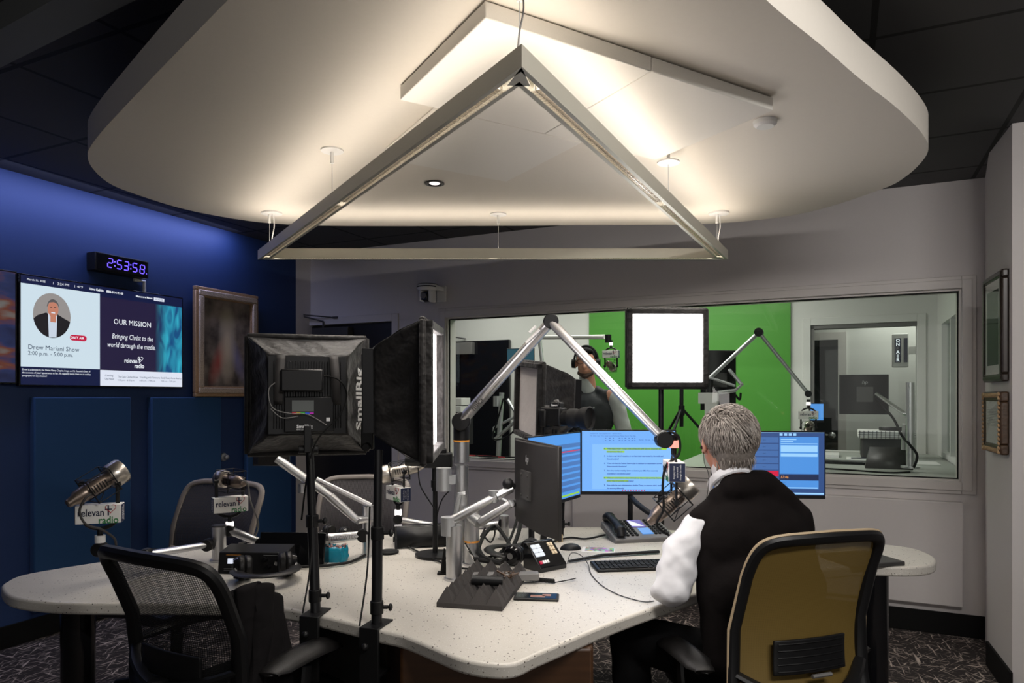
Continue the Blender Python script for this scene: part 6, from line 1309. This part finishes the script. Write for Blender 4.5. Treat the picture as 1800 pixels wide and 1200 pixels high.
# phone
o = thing('smartphone', 'smartphone lying right of the foam tile near the desk front', 'phone', (0, 0, 0)); q = MB(); q.b2(-.078, .078, -.038, .038, 0, .009); q.build('case', 'leather', o, bevel=.004)
q = MB(); q.b2(-.070, .070, -.032, .032, .009, .0098); q.build('glass_back', 'gloss', o); q = MB(); q.b2(-.02, .03, -.022, .004, .0098, .0102); q.b2(.02, .05, -.005, .018, .0098, .0102); q.build('card_print', mat('card_print', (.25, .13, .10), .5, nscale=60, namt=.6), o)
place(o, OT(943, 1051, -6))
# wedge speaker
o = thing('wedge_speaker', 'black wedge shaped speaker lying near the back of the desk', 'speaker', (0, 0, 0)); sw = Matrix(((0, 0, 1, 0), (1, 0, 0, 0), (0, 1, 0, 0), (0, 0, 0, 1)))
q = MB(sw @ S(1, 1, 1)); q.prism([(-.062, 0), (.062, 0), (.028, .098), (-.012, .098)], -.14, .14); q.build('cabinet', 'gloss', o, bevel=.003)
q = MB(); q.cyl((-.140, 0, .035), (-.143, 0, .035), .013, seg=20); q.build('port', 'rubber', o)
q = MB(); q.quad([(-.128, -.0600, .010), (.128, -.0600, .010), (.128, -.0165, .092), (-.128, -.0165, .092)]); q.build('grille', 'black', o, solid=.003)
place(o, OT(745, 958, 14))
# thin stand with round base and a small camera
o = thing('camera_stand', 'thin black stand with round base near the wedge speaker', 'stand', PT(765, 977)); c = PT(765, 977)
q = MB(); q.lathe([(.001, 0), (.088, 0), (.088, .012), (.03, .016), (.001, .018)], c); q.build('base', 'blackm', o)
zt_ = P(765, 822, c.y).z; q = MB(); q.cyl(c, V((c.x, c.y, zt_-.05)), .011); q.cyl(V((c.x, c.y, zt_-.10)), V((c.x, c.y, zt_)), .014); q.cyl(V((c.x, c.y, zt_-.085)), V((c.x, c.y, zt_-.055)), .019); q.build('pole', 'blackm', o)
o = thing('camera', 'small black camera on the thin stand below the glowing softbox', 'camera', V((c.x, c.y, zt_)))
q = MB(); q.b2(c.x-.045, c.x+.075, c.y-.03, c.y+.03, zt_+.001, zt_+.066); q.b2(c.x+.0, c.x+.05, c.y-.02, c.y+.02, zt_+.06, zt_+.085); q.build('body', 'black', o, bevel=.006)
q = MB(); q.cyl((c.x-.045, c.y, zt_+.032), (c.x-.13, c.y, zt_+.034), .026, seg=20); q.build('lens', 'black', o)
for pts_, lab in [([(735, 822), (738, 850), (748, 870), (765, 895)], 'black cable sagging from the small camera left of its thin stand'), ([(790, 862), (776, 880), (767, 915), (766, 965)], 'black cable running down to the round base of the thin stand')]:
    q = MB(); q.tube(cat([P(x, y, c.y-.02) for x, y in pts_]), .003, 6); q.single('cable', 'rubber', lab, 'cable')
# big camera
o = thing('camera', 'black camera with a long lens pointing right between the arched boom and monitors', 'camera', P(990, 757, 3.35)); MC = T(P(975, 732, 3.35)) @ R(-35)
q = MB(MC); q.b2(-.062, .05, -.035, .035, -.045, .045); q.b2(-.062, -.025, -.045, .045, -.050, .035); q.b2(-.012, .04, -.028, .028, .04, .072); q.build('body', 'black', o, bevel=.008)
q = MB(MC); q.lathe([(.036, 0), (.040, .03), (.044, .035), (.045, .070), (.042, .075), (.042, .09), (.052, .105), (.056, .14), (.052, .143), (.048, .13), (.001, .125)], (.05, 0, -.005), Matrix.Rotation(PI/2, 4, 'Y'), 28); q.build('lens', 'rubber', o)
q = MB(MC); q.lathe([(.0415, .04), (.0422, .043), (.0415, .046)], (.05, 0, -.005), Matrix.Rotation(PI/2, 4, 'Y'), 28); q.cyl((-.045, 0, .045), (-.045, 0, .055), .012); q.cyl((.0, .0, .072), (.02, .0, .076), .008); q.build('lens_ring', 'mgrey', o)
q = MB(MC @ T(V((.014, -.0285, .056))) @ R(90, 'X')); q.text('Canon', .014, ext=.0004, bold=.0003); q.build('lettering', 'inkw', o)
stand('black stand behind the monitors carrying the camera with the long lens', (P(985, 800, 3.42).x-.085, 3.40, ZT), V((P(975, 732, 3.35).x, 3.35, P(975, 754, 3.35).z-.004)), None)
# candy pouch
o = thing('candy_pouch', 'teal plastic pouch of wrapped sweets beside the left clamp stand', 'pouch', (0, 0, 0))
q = MB(); n = 40; rg = []
for zz, k in ((0, .95), (.02, 1.06), (.045, 1.0), (.062, .96)):
    rg.append([q.bm.verts.new(V(((.056+.004*math.sin(i*1.7+zz*90))*k*math.copysign(abs(math.cos(2*PI*i/n))**.6, math.cos(2*PI*i/n)), (.036+.003*math.sin(i*2.3+zz*60))*k*math.copysign(abs(math.sin(2*PI*i/n))**.6, math.sin(2*PI*i/n)), zz+(.004*math.sin(i*1.3) if zz > .05 else 0)))) for i in range(n)])
for a, b_ in zip(rg, rg[1:]):
    for i in range(n): q.bm.faces.new((a[i], a[(i+1) % n], b_[(i+1) % n], b_[i]))
q.bm.faces.new(rg[0]); q.build('pouch', 'teal', o, solid=.0015)
random.seed(5); q = MB()
for i in range(60):
    q.ball((random.uniform(-.045, .045), random.uniform(-.027, .027), random.uniform(.035, .066)), .0065, (1.3, .8, .7), R(random.uniform(0, 180)), 6)
k_ = q.build('sweets', mat('sweet_wrapper', (.42, .22, .20), .3, nscale=300, namt=.8), o); k_['kind'] = 'stuff'
place(o, OT(587, 985, 5))
# audio box
o = thing('audio_box', 'black audio control box with knobs and a lit blue button behind the left headphones', 'audio box', (0, 0, 0))
q = MB(); q.prism([(-.06, 0), (.06, 0), (.06, .095), (-.045, .082)], -.135, .135, sw); q.build('housing', 'black', o, bevel=.003)
ft = math.degrees(math.atan2(.082, .015)); FM2 = T(V((0, -.0535, .041))) @ R(ft, 'X')
for x, m_ in ((-.085, 's_pale'), (-.055, 'd_mid'), (-.015, 's_pale')):
    q = MB(FM2); q.b2(x-.011, x+.011, -.002, .018, 0, .004); q.build('push_button', m_, o)
q = MB(FM2); q.b2(-.026, -.004, -.018, -.007, 0, .004); q.build('small_button', 'white', o)
for x, y in ((.055, .016), (.098, .014), (.07, -.014)):
    q = MB(FM2); q.cyl((x, y, 0), (x, y, .020), .010, .008, seg=16); q.cyl((x, y, .020), (x, y, .0206), .004); q.build('knob', 'gloss', o)
q = MB(FM2); q.cyl((.10, .0, 0), (.10, .0, .006), .008); q.cyl((.122, .014, 0), (.122, .014, .004), .004); q.build('jack', 'chrome', o)
q = MB(FM2 @ T(V((-.07, .032, .0004)))); q.text('talk back controller', .008, ext=.0002); q.bm.free()
q = MB(FM2); q.b2(-.105, -.045, .031, .0325, 0, .0006); q.build('orange_line', 'orange', o)
q = MB(FM2); q.b2(.045, .11, .031, .0322, 0, .0006); q.b2(-.11, -.075, -.022, -.0205, 0, .0006); q.b2(-.11, -.08, -.028, -.0268, 0, .0006); q.build('white_line', 'inkgrey', o)
place(o, OT(452, 1002, -2))
# black low display box
o = thing('desk_display', 'low black display box turned away, between the audio box and the teal pouch', 'display', (0, 0, 0))
q = MB(); q.prism([(-.03, 0), (.05, 0), (.035, .125), (.0, .135)], -.14, .14, sw); q.build('housing', 'gloss', o, bevel=.004)
q = MB(); q.b2(-.16, -.145, -.04, .05, 0, .01); q.build('foot', 'black', o)
place(o, OT(515, 992, -3))
# tall cable plugs standing up
for (x, y, lab) in [(577, 965, 'black tapered cable holder standing behind the teal pouch'), (780, 1008, 'black tapered cable holder at the foot of the front round column')]:
    q = MB(); c = PT(x, y); q.b2(c.x-.024, c.x+.024, c.y-.02, c.y+.02, ZT, ZT+.007); q.cyl(V((c.x, c.y, ZT+.007)), V((c.x, c.y, ZT+.06)), .013, .008); q.cyl(V((c.x, c.y, ZT+.06)), V((c.x+.003, c.y, ZT+.10)), .006, .003); q.single('cable_holder', 'rubber', lab, 'cable holder', 'tapered cable holders')
# laptop corner on right lobe
q = MB(OT(1530, 985, 14)); q.b2(-.17, .075, -.11, .11, 0, .018); q.single('laptop', 'dgrey', 'closed dark grey laptop lying on the right lobe behind the tan chair', 'laptop', bevel=.004)
# mouse, leaflet, card block
q = MB(OT(1003, 965, 10)); q.ball((0, 0, .0), .05, (1.0, .62, .55), seg=20); bmesh.ops.bisect_plane(q.bm, geom=q.bm.verts[:]+q.bm.edges[:]+q.bm.faces[:], plane_co=(0, 0, ZT), plane_no=(0, 0, -1), clear_outer=True); q.single('computer_mouse', 'black', 'rounded black mouse behind the lit button controller', 'mouse')
q = MB(OT(1052, 966, -10)); q.b2(-.075, .075, -.05, .05, 0, .001); o = thing('leaflet', 'small colourful printed leaflet between the mouse and the telephone console', 'leaflet', PT(1052, 966)); q.build('sheet', 'paper', o)
m, nt, b = new_mat('colour_photo_print'); N_ = nt.nodes; vz = N_.new('ShaderNodeTexVoronoi'); vz.inputs['Scale'].default_value = 60; tcx = N_.new('ShaderNodeTexCoord'); nt.links.new(tcx.outputs['Object'], vz.inputs['Vector']); hs = N_.new('ShaderNodeHueSaturation'); hs.inputs['Value'].default_value = .6; hs.inputs['Saturation'].default_value = .8; nt.links.new(vz.outputs['Color'], hs.inputs['Color']); nt.links.new(hs.outputs[0], b.inputs['Base Color']); M['print'] = m
q = MB(OT(1052, 966, -10)); q.b2(-.06, .07, -.035, .045, .001, .0014); q.build('print', 'print', o)
o = thing('wooden_block', 'small wooden letter block under the monitor edge', 'block', PT(982, 952)); q = MB(OT(982, 952, 15)); q.b2(-.018, .018, -.012, .012, 0, .036); q.build('block', mat('pale_wood', (.45, .33, .17), .6), o, bevel=.002)
q = MB(OT(982, 952, 15) @ T(V((0, -.0125, .018))) @ R(90, 'X')); q.text('D', .022, ext=.0004); q.build('letter', 'inkr', o)
# black long strip in front of the telephone
q = MB(); q.tube([PT(1000, 986, ZT+.008), PT(1060, 975, ZT+.010), PT(1158, 969, ZT+.010)], [.008, .011, .012], 8, flat=.6); q.single('wrist_rest', 'rubber', 'long black rest lying between the keyboard and the telephone console', 'rest')
# microphone of the talkback: coiled cord and thin wires
q = MB(); pts_ = []
A0, A1 = PT(930, 1017, ZT+.010), PT(975, 1021, ZT+.010)
for i in range(160): f = i/159; pts_.append(A0+(A1-A0)*f+V((0, .007*math.cos(i*1.1), .007*math.sin(i*1.1))))
pts_ += [PT(984, 1022, ZT+.008), PT(1000, 1019, ZT+.008), PT(1012, 1016, ZT+.008)]; q.tube(pts_, .0022, 5); q.single('coiled_cord', 'rubber', 'short coiled black cord in front of the lit button controller', 'cord')
q = MB(); q.tube(cat([PT(997, 990, ZT+.03), PT(1004, 972, ZT+.04), PT(1020, 975, ZT+.03), PT(1033, 990, ZT+.012), PT(1040, 1010, ZT+.003), PT(1060, 1030, ZT+.003), PT(1090, 1046, ZT+.003), PT(1130, 1057, ZT+.003), PT(1150, 1056, ZT+.004)]), .0018, 6); q.single('thin_wire', 'strap', 'thin wire curving from the button controller to the seated man\'s elbow', 'wire')
cabs = [([(835, 990, .01), (850, 965, .05), (870, 950, .06), (890, 962, .03), (905, 985, .01)], .009, 'thick black cable arching between the round columns and the headphones'),
        ([(926, 905, .18), (915, 950, .07), (900, 980, .03), (880, 1000, .02), (850, 1002, .03), (835, 1000, .03)], .010, 'thick black cable hanging from the monitor seen from behind to the foam tile'),
        ([(916, 890, .22), (912, 930, .10), (895, 965, .03), (870, 990, .02)], .007, 'thin black cable hanging beside the thick one behind the monitor'),
        ([(815, 978, .004), (850, 985, .004), (880, 975, .004), (910, 970, .004)], .006, 'black cable lying flat behind the front round column'),
        ([(845, 955, .03), (860, 940, .06), (870, 950, .04), (862, 962, .02), (850, 950, .04), (880, 945, .04)], .004, 'small tangle of black cable beside the column with the orange ring'),
        ([(1064, 945, .01), (1030, 950, .004), (1000, 948, .004), (960, 958, .004), (930, 965, .004)], .005, 'black cable lying from the telephone console toward the headphones'),
        ([(700, 960, .004), (720, 965, .004), (760, 985, .004), (800, 1000, .004), (835, 1003, .004)], .004, 'black cable lying from the wedge speaker to the front column'),
        ([(655, 972, .004), (620, 990, .004), (590, 996, .004), (560, 999, .004), (500, 1001, .004)], .006, 'dark cable curving in front of the teal pouch'),
        ([(880, 1003, .02), (850, 1000, .035), (838, 985, .05), (826, 962, .07)], .012, 'thick black cable loop at the back of the foam tile')]
for pts_, r, lab in cabs:
    q = MB(); q.tube(cat([PT(x, y, ZT)+V((0, 0, dz+r)) for x, y, dz in pts_]), r, 8); q.single('cable', 'rubber', lab, 'cable')
q = MB(); q.lathe([(.040, 0), (.046, .004), (.046, .010), (.040, .012), (.034, .008)], PT(683, 972)); q.single('cable_ring', 'rubber', 'flat black ring of coiled cable lying left of the round based stand', 'cable')
q = MB(); a_, b_ = PT(838, 990, ZT+.02), P(818, 955, 2.80); q.tube([a_, b_], .0055, 8); q.single('metal_rod', 'chrome', 'short chrome rod leaning against the front round column', 'rod')
# cords of the light stands
for (p0_, p1_, p2_, lab) in [((545, 800, 2.3), (543, 960, 2.24), (532, 1078, 2.18), 'thin black cord running down the left clamp stand'), ((650, 890, 2.2), (640, 1000, 2.12), (632, 1100, 2.03), 'thin black cord running down the right clamp stand')]:
    q = MB(); q.tube(cat([P(*p0_), P(*p1_)+V((.01, 0, 0)), P(*p2_)]), .0028, 6); q.single('cord', 'rubber', lab, 'cord')
# waste bag
o = thing('waste_bin', 'small bin lined with a clear plastic bag beside the right desk leg', 'bin', (1.27, 2.70, 0))
q = MB(); q.lathe([(.001, .002), (.10, .002), (.125, .27), (.12, .27), (.097, .01)], (1.30, 2.62, 0)); q.build('bin', 'black', o)
random.seed(9); q = MB(); q.lathe([(.128, .16), (.134, .20), (.134, .27), (.128, .315), (.112, .30), (.10, .24), (.07, .18)], (1.30, 2.62, 0))
for v in q.bm.verts: v.co += V((random.uniform(-1, 1), random.uniform(-1, 1), random.uniform(-1, 1)))*.010
q.build('plastic_bag', 'bag', o, ang=15)
